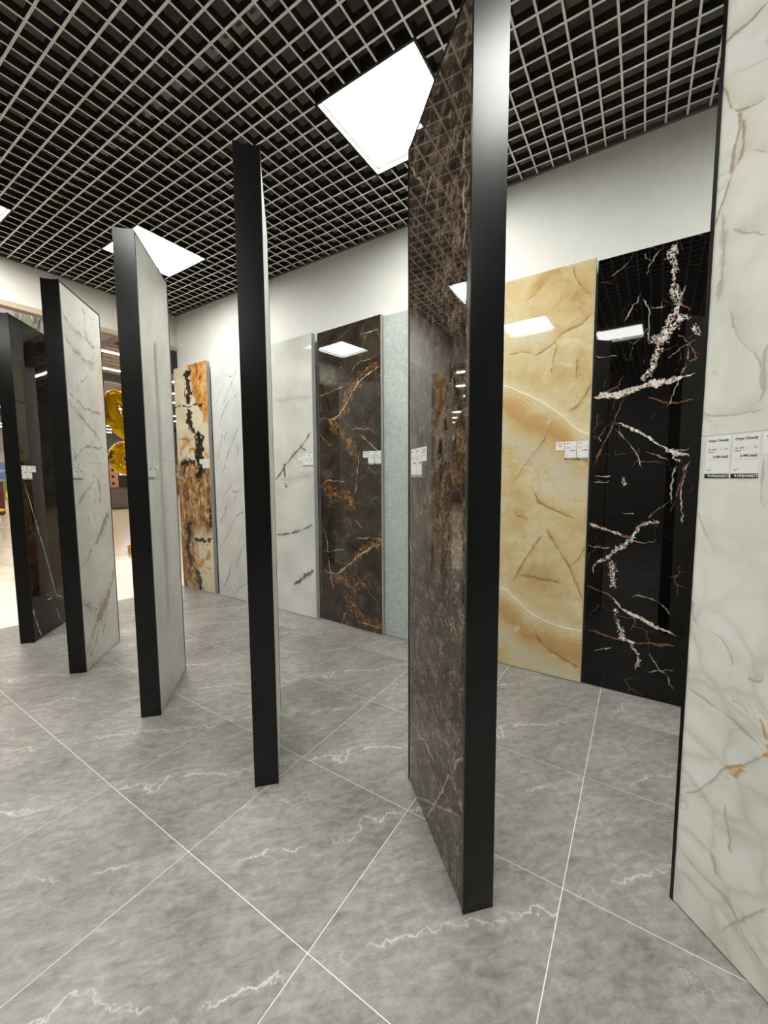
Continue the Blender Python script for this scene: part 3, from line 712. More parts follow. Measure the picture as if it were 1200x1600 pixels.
def mat_calacatta():
    k = NM('white_marble_gold_grey_veins', 0.06, 0.5)
    U, V = k.uv()
    A = crop(uvR(3), 80, 430, 2.58)
    u1, v1 = k.warp(U, V, (0.05, 5), (0.025, 18), (0.008, 60)); u2, v2 = k.warp(U, V, (0.07, 3), (0.02, 14))
    base = k.ramp(k.noise(k.xyz(u2, v2), 4, 5, 0.55), [(0.3, (206, 205, 197)), (0.65, (224, 223, 217))])
    soft = [(A([(30,60),(60,190),(120,240),(180,290)]), .05), (A([(50,230),(90,300),(140,350),(180,380)]), .06), (A([(65,480),(110,560),(150,600),(190,660)]), .07), (A([(110,940),(130,880),(170,830)]), .05), (A([(130,1330),(170,1350),(190,1380)]), .06), (A([(150,1560),(170,1450),(190,1380)]), .08), (A([(200,1070),(215,1020),(225,960)]), .10), (A([(190,1380),(220,1320),(245,1220)]), .12)]
    c = k.mix(k.m('MULTIPLY', k.veins(u1, v1, soft, .05), 0.5), base, (176, 168, 146))
    ln = [A([(25,60),(45,150),(90,210),(150,270),(185,300)]), A([(125,120),(135,170),(140,230),(160,270)]), A([(55,250),(100,310),(140,345),(175,370)]), (A([(62,450),(110,510),(150,540),(205,555)]), .02), A([(100,555),(130,580),(170,630),(210,680)]), A([(75,690),(100,720),(95,750)]), A([(90,760),(140,700),(210,690)]),
          A([(105,960),(130,890),(165,840),(180,790)]), A([(190,800),(200,870),(190,930)]), A([(130,1330),(160,1335),(190,1350)]), (A([(190,1390),(170,1440),(140,1560)]), .018), A([(200,1400),(180,1480),(160,1550)]), A([(215,1360),(210,1440),(200,1480)]), A([(120,430),(140,420),(150,390)]), A([(105,1230),(150,1130),(170,1090)])]
    lc = k.m('MULTIPLY', k.lace(*k.warp(U, V, (0.04, 5)), 7, 0.03, 2.0), k.smooth(k.noise(k.xyz(U, V, 5), 5, 3, 0.6), 0.46, 0.64))
    c = k.mix(k.m('MULTIPLY', lc, 0.5), c, (160, 152, 130))
    c = k.mix(k.m('MULTIPLY', k.veins(u1, v1, ln, 0.014, 0.9), 0.85), c, (138, 129, 106))
    gold = [(A([(185,1090),(195,1050),(215,1000),(228,950)]), .07), (A([(185,1400),(215,1330),(235,1270),(250,1205)]), .09)]
    gm = k.smooth(k.m('ADD', k.veins(u1, v1, gold, .06), k.m('MULTIPLY', k.m('SUBTRACT', k.noise(k.xyz(u1, v1, 3), 16, 5, 0.65), 0.5), 1.6)), 0.15, 0.5)
    c = k.mix(k.m('MULTIPLY', gm, 0.85), c, (164, 148, 108))
    k.color(c); k.polish(U, V, 0.00012)
    return k.mat

def mat_pale_grey(name='pale_grey_marble', tint=(0, 0, 0), rough=0.03, spec=0.8):
    k = NM(name, rough, spec)
    U, V = k.uv()
    u2, v2 = k.warp(U, V, (0.08, 3), (0.02, 14))
    g = lambda c: tuple(max(0, a+b) for a, b in zip(c, tint))
    base = k.ramp(k.noise(k.xyz(u2, v2), 3, 5, 0.55), [(0.3, g((188, 188, 180))), (0.65, g((208, 208, 200)))])
    dg = k.m('ADD', k.m('MULTIPLY', u2, 1.6), k.m('MULTIPLY', v2, 1.0))
    w = k.m('ABSOLUTE', k.m('SUBTRACT', k.m('FRACT', k.m('MULTIPLY', dg, 1.9)), 0.5))
    w = k.m('MULTIPLY', k.m('SUBTRACT', 1.0, k.m('DIVIDE', w, 0.03), clamp=True), k.smooth(k.noise(k.xyz(U, V, 3), 5, 3, 0.6), 0.48, 0.62))
    c = k.mix(k.m('MULTIPLY', w, 0.35), base, (140, 140, 132))
    k.color(c); k.polish(U, V, 0.00003)
    return k.mat

def mat_nero():
    k = NM('black_marble_single_white_lines', 0.02, 0.5)
    U, V = k.uv()
    A = crop(uvR(4), 0, 680, 3.75)
    u1, v1 = k.warp(U, V, (0.006, 10), (0.002, 40))
    base = k.ramp(k.noise(k.xyz(*k.warp(U, V, (0.06, 4))), 5, 6, 0.65), [(0.4, (8, 8, 8)), (0.62, (20, 18, 16)), (0.8, (44, 36, 28))])
    L = [(A([(138,262),(180,400),(230,570),(285,760),(332,938)]), .007), (A([(192,1010),(215,1090),(250,1185)]), .007), A([(330,1010),(345,1050),(355,1085)]), A([(332,938),(345,940),(362,950)])]
    c = k.mix(k.m('MULTIPLY', k.veins(u1, v1, L, 0.005, 0.8), 0.95), base, (222, 214, 200))
    k.color(c); k.polish(U, V, 0.0002)
    return k.mat

# ------------------------------------------------------------------ price cards
def text_mesh(s, size, mat, align='LEFT', bold=0.0):
    cu = bpy.data.curves.new('lettering', 'FONT')
    cu.body = s; cu.size = size; cu.align_x = align; cu.offset = bold; cu.resolution_u = 3
    o = bpy.data.objects.new('tmp_lettering', cu); C.objects.link(o)
    bpy.context.view_layer.update()
    me = bpy.data.meshes.new_from_object(o.evaluated_get(bpy.context.evaluated_depsgraph_get()))
    bpy.data.objects.remove(o, do_unlink=True)
    me.name = 'lettering'; me.materials.clear(); me.materials.append(mat)
    return me
def rects_mesh(name, rs, mat, d=0.0):
    bm = bmesh.new()
    for x0, x1, y0, y1 in rs:
        bm.faces.new([bm.verts.new(p) for p in ((x0,y0,d),(x1,y0,d),(x1,y1,d),(x0,y1,d))])
    return mesh_of(name, bm, mat)
CW, CH = 0.067, 0.118                 # card drawn in its own plane: x right, y up, z out
def thin_box_mesh(name, w, h, t, mat):
    bm = bmesh.new(); add_box(bm, 0, w, 0, h, 0, t); return mesh_of(name, bm, mat)
ME_card = thin_box_mesh('price_card', CW, CH, 0.0008, M_card)
ME_foot = thin_box_mesh('footer_strip', CW, 0.0125, 0.0003, M_ink)
ME_small = thin_box_mesh('small_card', 0.054, 0.054, 0.0008, M_card)
ME_urban = text_mesh('УРБАНИСТ', 0.0092, M_card, bold=0.0003)
ME_icon = None
bm = bmesh.new()
bm.faces.new([bm.verts.new(p) for p in ((0,0.0052,0),(0.003,0.0014,0),(0.0052,0,0),(0.0062,0.0062,0),(0.001,0.0070,0))])
ME_icon = mesh_of('logo_mark', bm, M_card)
bx = [(0.006,0.062,0.0790,0.0793),(0.006,0.062,0.0843,0.0846),(0.006,0.0063,0.0790,0.0846),(0.0617,0.062,0.0790,0.0846),
      (0.008,0.014,0.0805,0.0828),(0.018,0.030,0.0805,0.0828),(0.053,0.060,0.0805,0.0828),(0.006,0.023,0.0730,0.0755),(0.028,0.031,0.0745,0.0755),
      (0.006,0.064,0.0505,0.0510),(0.006,0.019,0.0240,0.0252),(0.006,0.015,0.0210,0.0222)]
ME_small_print = rects_mesh('small_print', bx, M_greyink)
ME_name_line = rects_mesh('name_line', [(0.006,0.030,0.104,0.1078)], M_ink)
ME_price_line = rects_mesh('price_line', [(0.032,0.035,0.0575,0.0622),(0.037,0.062,0.0575,0.0622)], M_ink)
ME_onyx = text_mesh('Onyx Clowdy', 0.0098, M_ink, bold=0.0004)
ME_p1 = text_mesh('2 590 р/м2', 0.0088, M_ink, 'RIGHT', bold=0.0004)
ME_p2 = text_mesh('2 490 р/м2', 0.0088, M_ink, 'RIGHT', bold=0.0004)
ME_red = rects_mesh('red_print', [(0.008,0.046,0.041,0.0445),(0.010,0.044,0.034,0.0365),(0.018,0.036,0.022,0.027)], M_redink)

def price_card(parent, mw, title=None, price=None):
    """mw: matrix in the parent's space that carries the card plane (x right, y up, z out of the slab)"""
    c = link('price_card', ME_card, parent); c.matrix_local = mw
    c['label'] = 'white price card with black footer'
    def put(name, me, x, y, z):
        o = link(name, me, c); o.location = (x, y, z)
        if name in ('small_print', 'price_line'): o['kind'] = 'stuff'
        return o
    put('footer_strip', ME_foot, 0, 0, 0.0008)
    put('logo_mark', ME_icon, 0.009, 0.003, 0.00125)
    put('lettering', ME_urban, 0.0168, 0.0030, 0.00125)
    put('small_print', ME_small_print, 0, 0, 0.00105)
    if title: put('lettering', title, 0.006, 0.1035, 0.00105)
    else: put('name_line', ME_name_line, 0, 0, 0.00105)
    if price: put('lettering', price, 0.0625, 0.0575, 0.00105)
    else: put('price_line', ME_price_line, 0, 0, 0.00105)
def small_card(parent, mw, red=False):
    c = link('sale_card', ME_small, parent); c.matrix_local = mw
    o = link('print', ME_red if red else rects_mesh('grey_print', [(0.008,0.046,0.041,0.0445),(0.014,0.040,0.032,0.0365),(0.018,0.036,0.020,0.024)], M_greyink), c)
    o.location = (0, 0, 0.00105); o['kind'] = 'stuff'

# ------------------------------------------------------------------ slabs
def slab_mesh(name, mat, u0, u1, v0, v1, thick, place):
    """a tile: front face carries UV = metres on the panel; place(u, v, d) -> local point, d = depth behind the front"""
    bm = bmesh.new(); uvl = bm.loops.layers.uv.new('UVMap')
    vs = {}
    b = 0.0006
    def P(u, v, d):
        key = (round(u, 5), round(v, 5), round(d, 5))
        if key not in vs: vs[key] = bm.verts.new(place(u, v, d))
        return vs[key]
    def face(q):
        f = bm.faces.new([P(*p) for p in q])
        for l, p in zip(f.loops, q): l[uvl].uv = (p[0], p[1])
    i = [(u0+b, v0+b, 0), (u1-b, v0+b, 0), (u1-b, v1-b, 0), (u0+b, v1-b, 0)]
    e_ = [(u0, v0, b), (u1, v0, b), (u1, v1, b), (u0, v1, b)]
    k_ = [(u0, v0, thick), (u1, v0, thick), (u1, v1, thick), (u0, v1, thick)]
    face(i); face(k_[::-1])
    for a in range(4):
        c2 = (a+1) % 4
        face([i[c2], i[a], e_[a], e_[c2]]); face([e_[c2], e_[a], k_[a], k_[c2]])
    bmesh.ops.recalc_face_normals(bm, faces=bm.faces)
    return mesh_of(name, bm, mat)

# wall panels: (y right end, y left end, front x, turn)
WPY = [(-0.505, 0.281), (0.290, 1.072), (1.080, 1.857), (1.866, 2.612), (2.636, 3.418), (3.43, 4.205), (4.262, 4.935)]
WPX = [2.897, 2.893, 2.893, 2.880, 2.882, 2.893, 2.885]
WTURN = [-0.8, -0.8, -0.8, -3.8, -2.6, -0.8, -0.8]
WSEAM = [[1.11], [1.11], [1.11, 1.893], [1.11, 0.33], [1.11, 0.295], [1.11, 0.31], [1.11]]
WMAT = [mat_black_vein(), mat_onyx_honey(), mat_green_stone(), mat_brown_gold(), mat_white_charcoal(), mat_white_diagonal(), mat_petrified()]
WEDGE = [M_edge_dark, M_alu, M_alu, M_alu, M_alu, M_alu, M_alu]
WCARDS = [0, 1, 0, 1, 1, 0, 1]
WH = [2.712, 2.727, 2.715, 2.727, 2.727, 2.727, 2.733]
WLAB = ['polished black marble display panel with white and rust veins on the wall beside the honey onyx one',
        'polished honey-yellow onyx display panel with flowing brown bands leaning on the white wall',
        'pale green-grey stone display panel on the white wall behind the dark brown standing panel',
        'glossy dark brown marble wall panel with gold vein clusters and price cards',
        'glossy white wall panel with a few charcoal branching veins',
        'white marble wall panel with thin grey diagonal veins beside the cream and brown one',
        'cream wall panel with black, brown and orange wood-like bands at the room corner']
for i, (ya, yb) in enumerate(WPY):
    w = yb-ya
    r = empty('wall_display_panel', (WPX[i], ya, 0.0), math.radians(WTURN[i]))
    # local: x into the wall, y along the wall; u runs from the left edge as seen (y = w) to the right (y = 0)
    place = lambda u, v, d, w=w: (d, w-u, v)
    zs = [0.004]+sorted(WSEAM[i])+[WH[i]]
    eb = 0.004
    for a, b in zip(zs, zs[1:]):
        link('porcelain_tile', slab_mesh('porcelain_tile', WMAT[i], eb, w-eb, a+0.0003, b-0.0003, 0.010, place), r)
    dep = 0.046
    box('backing_board', 0.0105, dep, eb, w-eb, 0.004, WH[i]-0.004, M_board, r)
    box('edge_trim', 0.0008, dep, 0.0, eb-0.0003, 0.002, WH[i], WEDGE[i], r)
    box('edge_trim', 0.0008, dep, w-eb+0.0003, w, 0.002, WH[i], WEDGE[i], r)
    if WCARDS[i]:
        # card plane: x right = -y, y up = z, z out = -x
        base = Matrix(((0, 0, -1, 0), (-1, 0, 0, 0), (0, 1, 0, 0), (0, 0, 0, 1)))
        def at(yy, zz): 
            q = base.copy(); q.translation = Vector((-0.0004, yy, zz)); return q
        z0 = 1.497
        price_card(r, at(0.072, z0)); price_card(r, at(0.144, z0)); small_card(r, at(0.202, z0+0.064), red=(i == 1))
    tag(r, WLAB[i], 'display panel', 'marble panels along the white wall')

M_emp, M_cal, M_pale, M_nero, M_cloud = mat_emperador(), mat_calacatta(), mat_pale_grey(), mat_nero(), mat_onyx_cloud()
M_pale2 = mat_pale_grey('warm_grey_marble', (-30, -34, -40))
M_satin = mat_pale_grey('satin_white_marble', (14, 14, 14), 0.5, 0.3)
# free-standing panels, each turned 46 degrees: (index along the row, left face, right face, cards on the left / right)
FREE = [(-1, M_cloud, M_pale, 2, 0, 'white cloudy onyx panel with gold veins, standing on edge with a thin black frame'),
        (0, M_emp, M_pale2, 1, 0, 'tall standing panel faced with polished dark brown marble and a broad black metal edge'),
        (1, M_pale2, M_satin, 0, 0, 'tall standing panel seen edge-on as a black post with a thin pale side'),
        (2, M_cal, M_pale, 0, 1, 'tall standing panel with plain pale grey polished marble and a black edge'),
        (3, M_pale, M_cal, 0, 1, 'tall standing panel of white marble with gold-grey veins and a black edge'),
        (4, M_pale2, M_nero, 0, 1, 'tall standing panel of polished black marble crossed by a thin white line')]
H2 = PT/2
for kk, mL, mR, cL, cR, lab in FREE:
    A = panel_A(kk)
    org = A-PN*H2
    r = empty('standing_display_panel', org, PANG)
    # local: x along the panel from the near end, y towards the left face
    box('core', 0.008, PW-0.008, -H2+0.012, H2-0.012, 0.004, PH-0.012, M_core, r)
    for xe, s in ((0.0, 1), (PW, -1)):
        bm = bmesh.new()
        prof = [(-H2, 0.0), (H2, 0.0), (H2, PH+0.004), (H2-0.004, PH+0.004), (H2-0.010, PH), (0, PH-0.006), (-H2+0.010, PH), (-H2+0.004, PH+0.004), (-H2, PH+0.004)]
        f0 = [bm.verts.new((xe, y, z)) for y, z in prof]; f1 = [bm.verts.new((xe+s*0.003, y, z)) for y, z in prof]
        bm.faces.new(f0); bm.faces.new(f1[::-1])
        for a in range(len(prof)):
            c2 = (a+1) % len(prof)
            bm.faces.new((f0[a], f0[c2], f1[c2], f1[a]))
        x_in = xe+s*0.003; x_out = xe+s*0.011
        for sy in (-1, 1):
            y_out = sy*H2; y_in = sy*(H2-0.0018)
            add_box(bm, min(x_in, x_out), max(x_in, x_out), min(y_out, y_in), max(y_out, y_in), 0.0, PH+0.003)
        bmesh.ops.recalc_face_normals(bm, faces=bm.faces)
        link('edge_channel', mesh_of('edge_channel', bm, M_black), r)
    box('top_cap', 0.003, PW-0.003, -H2, H2, PH-0.008, PH-0.001, M_black, r)
    zs = [0.004, 0.304, 1.504, PH-0.009]
    for sgn, mt in ((1, mL), (-1, mR)):
        fy = sgn*(H2-0.0022)
        if sgn > 0: place = lambda u, v, d, fy=fy: (PW-u, fy-d, v)
        else: place = lambda u, v, d, fy=fy: (u, fy+d, v)
        for a, b in zip(zs, zs[1:]):
            link('porcelain_tile', slab_mesh('porcelain_tile', mt, 0.005, PW-0.005, a+0.0003, b-0.0003, 0.009, place), r)
    def cardm(x, z, sgn):
        # x right along the face as seen, y up, z out
        if sgn > 0: q = Matrix(((-1, 0, 0, x), (0, 0, 1, H2-0.0019), (0, 1, 0, z), (0, 0, 0, 1)))
        else: q = Matrix(((1, 0, 0, x), (0, 0, -1, -H2+0.0019), (0, 1, 0, z), (0, 0, 0, 1)))
        return q
    if cL:
        z0 = 1.381 if cL == 2 else 1.386
        if cL == 2:
            price_card(r, cardm(0.573, z0, 1), ME_onyx, ME_p1); price_card(r, cardm(0.501, z0, 1), ME_onyx, ME_p2); small_card(r, cardm(0.428, z0+0.064, 1), True)
        else:
            price_card(r, cardm(0.560, z0, 1)); price_card(r, cardm(0.489, z0, 1)); small_card(r, cardm(0.418, z0+0.064, 1))
    if cR:
        z0 = 1.384
        price_card(r, cardm(0.012, z0, -1)); price_card(r, cardm(0.083, z0, -1)); small_card(r, cardm(0.153, z0+0.064, -1))
    tag(r, lab, 'display panel', 'standing marble panels set in a turned row')

# ------------------------------------------------------------------ the hall outside the opening
def hall_floor_material():
    k = NM('beige_hall_tile', 0.18, 0.5)
    tc = k.node('ShaderNodeTexCoord')
    n = k.noise(tc.outputs['Object'], 3, 5, 0.6)
    k.color(k.ramp(n, [(0.3, (206, 190, 164)), (0.7, (226, 212, 188))]))
    return k.mat
M_hf = hall_floor_material()
M_hgrout = plain('hall_grout', (150, 138, 120), 0.8)
HX0, HX1, HY1 = -8.0, 26.0, 44.0
hall_floor = tag(box('floor_hall', HX0, HX1, FARY+0.001, HY1, -0.08, -0.003, M_hgrout), kind='structure')
tb = bmesh.new(); add_box(tb, 0.002, 0.598, 0.002, 0.598, -0.0025, 0.0)
ht = mesh_of('hall_floor_tile', tb, M_hf)
nx = 0
for i in range(0, 14):
    for j in range(0, 20):
        link('hall_floor_tile', ht, hall_floor, (0.3+0.6*i, FARY+0.001+0.6*j, 0))
# the rest of the hall floor, too far to tell its tiles apart
for x0, x1, y0, y1 in ((HX0, 0.3, FARY+0.001, HY1), (8.7, HX1, FARY+0.001, HY1), (0.3, 8.7, FARY+12.001, HY1)):
    box('floor_field', x0+0.002, x1-0.002, y0+0.002, y1, -0.0025, 0.0, M_hf, hall_floor)
M_deck = plain('roof_deck', (210, 200, 186), 0.6, grain=0.05, gscale=1)
hall_ceiling = tag(box('ceiling_hall', HX0, HX1, FARY+0.1, HY1, 6.6, 6.8, M_deck), kind='structure')
M_rib = plain('roof_rib', (150, 138, 124), 0.6)
rb = bmesh.new(); add_box(rb, HX0, HX1, -0.11, 0.11, -0.10, 0.0)
rib_me = mesh_of('roof_rib', rb, M_rib)
for k in range(64): link('roof_rib', rib_me, hall_ceiling, (0, 6.2+0.58*k, 6.6))
M_beam = plain('dark_beam', (70, 62, 56), 0.6)
for k in range(6): box('roof_beam', HX0, HX1, 9.5+6*k, 9.75+6*k, 6.0, 6.4, M_beam, hall_ceiling)
M_hw = plain('hall_wall', (150, 146, 140), 0.7, grain=0.15, gscale=1.2)
tag(box('wall_hall_far', HX0, HX1, HY1, HY1+0.1, 0, 6.7, M_hw), kind='structure')
tag(box('wall_hall_right', HX1, HX1+0.1, FARY, HY1, 0, 6.7, M_hw), kind='structure')
tag(box('wall_hall_left', HX0-0.1, HX0, FARY, HY1, 0, 6.7, M_hw), kind='structure')
tag(box('wall_hall_near', WALLX+0.12, HX1, FARY, FARY+0.1, 0, 6.7, M_hw), kind='structure')
tag(box('wall_above_opening', HX0, WALLX+0.12, FARY+0.1, FARY+0.16, 3.5, 6.7, M_hw), kind='structure')
M_tube = glow('tube_lamp', (255, 246, 232), TUBE_LIGHT)
M_lampbody = plain('lamp_body', (200, 198, 192), 0.5)
lamp_body = bmesh.new(); add_box(lamp_body, -1.5, 1.5, -0.05, 0.05, 0.0, 0.05); me_lb = mesh_of('lamp_body', lamp_body, M_lampbody)
lamp_tube = bmesh.new(); add_box(lamp_tube, -1.47, 1.47, -0.04, 0.04, -0.03, 0.0); me_lt = mesh_of('tube', lamp_tube, M_tube)
lamp_wire = bmesh.new(); add_box(lamp_wire, -0.003, 0.003, -0.003, 0.003, 0.05, 1.255); me_lw = mesh_of('hanging_wire', lamp_wire, M_beam)
for r_ in range(16):
    for c_ in range(4):
        x = 1.5+4.6*c_; y = 7.6+2.2*r_
        o = empty('linear_lamp', (x, y, 5.35))
        link('lamp_body', me_lb, o); link('tube', me_lt, o); link('hanging_wire', me_lw, o, (-1.2, 0, 0)); link('hanging_wire', me_lw, o, (1.2, 0, 0))
        tag(o, 'long white linear lamp hanging in rows from the hall roof', 'lamp', 'linear lamps hanging in the hall')

# shop sign on a bulkhead running away from the opening
SX = 2.60
sg = empty('shop_sign', (SX, 5.3, 3.19))
M_sign = plain('lilac_sign_board', (146, 132, 140), 0.5)
box('sign_board', 0.0, 0.12, 0.0, 9.0, 0.0, 1.7, M_sign, sg)
def sign_poly(name, pts, mat, d=0.006):
    """pts: (pixel) points laid on the face x = SX"""
    bm = bmesh.new()
    q = [on_plane(a, b, (SX, 0, 0), (1, 0, 0))-Vector((SX, 5.3, 3.19)) for a, b in pts]
    f0 = [bm.verts.new((-d, p.y, p.z)) for p in q]; f1 = [bm.verts.new((0.0, p.y, p.z)) for p in q]
    bm.faces.new(f0); bm.faces.new(f1[::-1])
    for a in range(len(q)): 
        c2 = (a+1) % len(q); bm.faces.new((f0[a], f0[c2], f1[c2], f1[a]))
    bmesh.ops.recalc_face_normals(bm, faces=bm.faces)
    return link(name, mesh_of(name, bm, mat), sg)
M_sgreen = plain('sign_green', (62, 108, 34), 0.5); M_swhite = plain('sign_white', (196, 188, 188), 0.5); M_sdark = plain('sign_dark', (20, 14, 24), 0.5)
sign_poly('triangle_outline', [(40, 474), (22, 545), (66, 526)], M_swhite, 0.004)
sign_poly('green_triangle', [(41, 482), (26, 540), (60, 522)], M_sgreen, 0.010)
# letters either side of the triangle: O, then I and A
def letter(s, px, py, size):
    me = text_mesh(s, size, M_sdark, bold=0.03)
    o = link('letter', me, sg)
    p = on_plane(px, py, (SX, 0, 0), (1, 0, 0))-Vector((SX, 5.3, 3.19))
    o.matrix_local = Matrix(((0, 0, -1, -0.008), (-1, 0, 0, p.y), (0, 1, 0, p.z), (0, 0, 0, 1)))
letter('O', 25, 513, 0.62); letter('I', 52, 505, 0.55); letter('A', 58, 512, 0.55)
tag(sg, 'lilac shop sign with green triangle and dark letters outside the opening', 'sign')

box_br = empty('shutter_bracket', (2.93, FARY+0.04, 2.70))
box('bracket_body', -0.05, 0.05, -0.03, 0.03, 0, 0.262, M_beam, box_br)
for k in range(3): box('grille_bar', -0.035+0.03*k, -0.025+0.03*k, -0.038, -0.03, 0.01, 0.25, M_edge_dark, box_br)
tag(box_br, 'small dark metal shutter bracket under the white header at the corner', 'bracket')

# gold foil balloons
def gold_material():
    k = NM('gold_foil', 0.10, 0.5, 1.0)
    tc = k.node('ShaderNodeTexCoord')
    k.color((222, 178, 30))
    k.bump(k.noise(tc.outputs['Object'], 14, 4, 0.6), 0.5, 0.03)
    return k.mat
M_gold = gold_material()
M_ribbon = plain('gold_ribbon', (214, 180, 60), 0.4)
def balloon(loc, tilt, rx, rz, tube, label, zfloor=0.0):
    r = empty('foil_balloon', (loc[0], loc[1], 0))
    bm = bmesh.new()
    nu, nv = 48, 18
    rings = []
    ct, st = math.cos(tilt), math.sin(tilt)
    for i in range(nu):
        a = 2*math.pi*i/nu
        cx, cz = rx*math.cos(a), rz*math.sin(a)
        nx_, nz_ = math.cos(a), math.sin(a)
        pinch = 1.0-0.10*abs(math.sin(a*7))
        ring = []
        for j in range(nv):
            b = 2*math.pi*j/nv
            rr = tube*pinch*math.cos(b); x = cx+nx_*rr; z = cz+nz_*rr; y = 0.85*tube*pinch*math.sin(b)
            ring.append(bm.verts.new((x*ct-z*st, y, loc[2]+x*st+z*ct)))
        rings.append(ring)
    for i in range(nu):
        a, b = rings[i], rings[(i+1) % nu]
        for j in range(nv): bm.faces.new((a[j], a[(j+1) % nv], b[(j+1) % nv], b[j]))
    bmesh.ops.recalc_face_normals(bm, faces=bm.faces)
    body = link('foil_body', mesh_of('foil_body', bm, M_gold, True), r)
    body.rotation_euler = (0, 0, math.radians(-20))
    bm = bmesh.new(); zb = loc[2]-rz*ct-tube*0.9
    add_tube(bm, [(0.03, 0, zb+0.06), (0.05, 0, zb*0.6), (0.02, 0, 0.10)], 0.004, 6)
    link('ribbon', mesh_of('ribbon', bm, M_ribbon), r)
    bm = bmesh.new(); add_box(bm, -0.05, 0.09, -0.07, 0.07, 0.0, 0.10); bmesh.ops.bevel(bm, geom=list(bm.edges), offset=0.015, segments=2, affect='EDGES')
    link('weight', mesh_of('weight', bm, M_gold), r)
    tag(r, label, 'balloon', 'gold foil balloons in the hall')
balloon((3.72, 8.0, 2.52), math.radians(22), 0.16, 0.34, 0.15, 'tilted gold foil balloon floating high in the hall outside the opening')
balloon((3.88, 8.35, 1.78), math.radians(0), 0.17, 0.20, 0.13, 'round gold foil balloon floating low beneath the tilted one')

# counter with a carton and a screen
ct_ = empty('service_counter', (9.0, 20.0, 0))
M_counter = plain('grey_counter', (92, 84, 80), 0.5, grain=0.08, gscale=2)
box('counter_body', -1.4, 2.4, 0, 0.8, 0.06, 0.96, M_counter, ct_); box('counter_top', -1.44, 2.44, -0.03, 0.83, 0.96, 1.0, M_beam, ct_); box('plinth', -1.36, 2.36, 0.04, 0.76, 0.0, 0.06, M_beam, ct_)
for k in range(4): box('front_panel', -1.38+0.95*k, -0.46+0.95*k, -0.015, 0, 0.08, 0.94, M_counter, ct_)
tag(ct_, 'dark grey service counter across the hall', 'counter')
crt = empty('carton_shelf', (8.75, 20.35, 1.0))
M_carton = plain('carton_brown', (176, 132, 94), 0.7)
box('carton_body', -0.22, 0.22, -0.2, 0.2, 0, 1.35, M_carton, crt)
for k in range(3): box('hole', -0.05, 0.06, -0.205, -0.2, 0.12+0.30*k, 0.24+0.30*k, M_ink, crt)
tag(crt, 'tall brown carton with round dark holes standing on the grey counter', 'carton')
scr = empty('display_cabinet', (9.22, 20.35, 1.0))
box('cabinet_body', -0.25, 0.25, -0.2, 0.2, 0, 1.35, M_ink, scr)
sk = glow('screen_blue', (120, 130, 240), 2.0)
box('screen', -0.20, 0.22, -0.206, -0.2, 0.55, 0.95, sk, scr); box('notice', -0.23, -0.02, -0.206, -0.2, 1.1, 1.3, M_card, scr)
tag(scr, 'black cabinet with a lit blue screen on the grey counter', 'cabinet')
ypost = empty('yellow_post', (9.62, 20.2, 1.0))
M_yel = plain('yellow_paint', (236, 206, 20), 0.4)
box('post_body', -0.09, 0.09, -0.05, 0.05, 0, 0.9, M_yel, ypost); box('post_head', -0.11, 0.11, -0.06, 0.06, 0.9, 1.2, M_card, ypost)
tag(ypost, 'yellow upright post with white head on the grey counter', 'post')

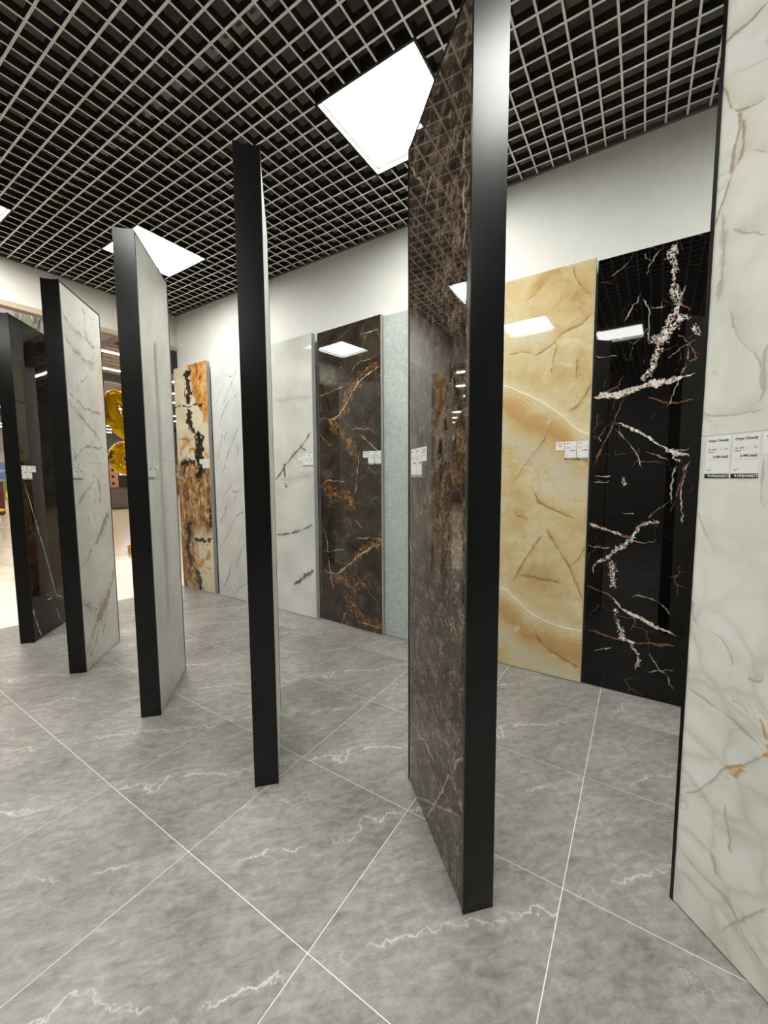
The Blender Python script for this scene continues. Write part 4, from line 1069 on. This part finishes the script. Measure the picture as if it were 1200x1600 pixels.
# stool and cabinet at the far left of the hall
st_ = empty('yellow_stool', (2.93, 12.8, 0))
bm = bmesh.new(); bmesh.ops.create_cone(bm, cap_ends=True, segments=28, radius1=0.24, radius2=0.24, depth=0.05, matrix=Matrix.Translation((0, 0, 0.66))); bmesh.ops.bevel(bm, geom=[e_ for e_ in bm.edges if len(e_.link_faces) == 2 and abs(e_.verts[0].co.z-e_.verts[1].co.z) < 1e-4], offset=0.012, segments=2, affect='EDGES')
link('seat', mesh_of('seat', bm, M_yel), st_)
for a in range(4):
    an = math.radians(45+90*a); bm = bmesh.new()
    add_tube(bm, [(0.15*math.cos(an), 0.15*math.sin(an), 0.64), (0.22*math.cos(an), 0.22*math.sin(an), 0.0)], 0.015, 8)
    link('leg', mesh_of('leg', bm, M_card), st_)
bm = bmesh.new(); add_tube(bm, [(0.19*math.cos(2*math.pi*i/16), 0.19*math.sin(2*math.pi*i/16), 0.25) for i in range(17)], 0.008, 6)
link('foot_ring', mesh_of('foot_ring', bm, M_card), st_)
tag(st_, 'yellow round stool with white legs out in the hall', 'stool')
cb = empty('brown_cabinet', (4.3, 20.8, 0))
M_red = plain('red_brown_wood', (84, 40, 30), 0.5, grain=0.15, gscale=8)
box('cabinet_body', -0.9, 0.88, 0, 0.5, 0.05, 1.25, M_red, cb); box('cabinet_top', -0.93, 0.91, -0.02, 0.52, 1.25, 1.30, M_beam, cb); box('plinth', -0.87, 0.85, 0.03, 0.47, 0, 0.05, M_beam, cb)
for k in range(2): 
    d_ = box('door', -0.88+0.88*k, -0.02+0.88*k, -0.018, 0, 0.08, 1.22, M_red, cb)
    box('knob', -0.10+0.18*k, -0.06+0.18*k, -0.04, -0.018, 0.62, 0.66, M_zinc, d_)
tag(cb, 'dark red-brown cabinet far back in the hall', 'cabinet')

# goods shelves along the back of the hall
M_shelf = plain('shelf_steel', (120, 118, 116), 0.5)
cols = [(190, 60, 50), (220, 200, 60), (70, 110, 170), (230, 228, 220), (120, 150, 80), (190, 140, 90)]
M_goods = [plain('goods_%d' % i, c, 0.5) for i, c in enumerate(cols)]
for s_ in range(5):
    x = 5.0+3.2*s_
    sh = empty('goods_shelf', (x, 34.0, 0))
    for q in (0, 2.9):
        box('upright', q, q+0.08, 0, 0.6, 0, 2.6, M_shelf, sh)
    for lv in range(4):
        b_ = box('shelf_board', 0.08, 2.9, 0, 0.6, 0.15+0.62*lv, 0.19+0.62*lv, M_shelf, sh)
        bm = bmesh.new(); xx = 0.12
        while xx < 2.6:
            w_ = random.uniform(0.15, 0.35); h_ = random.uniform(0.2, 0.48)
            add_box(bm, xx, xx+w_, 0.05, 0.5, 0.19+0.62*lv, 0.19+0.62*lv+h_, random.randrange(6)); xx += w_+0.02
        g_ = link('packaged_goods', mesh_of('packaged_goods', bm, M_goods), sh); g_['kind'] = 'stuff'
    tag(sh, 'steel goods shelf with coloured packages along the back of the hall', 'shelf', 'goods shelves along the back of the hall')
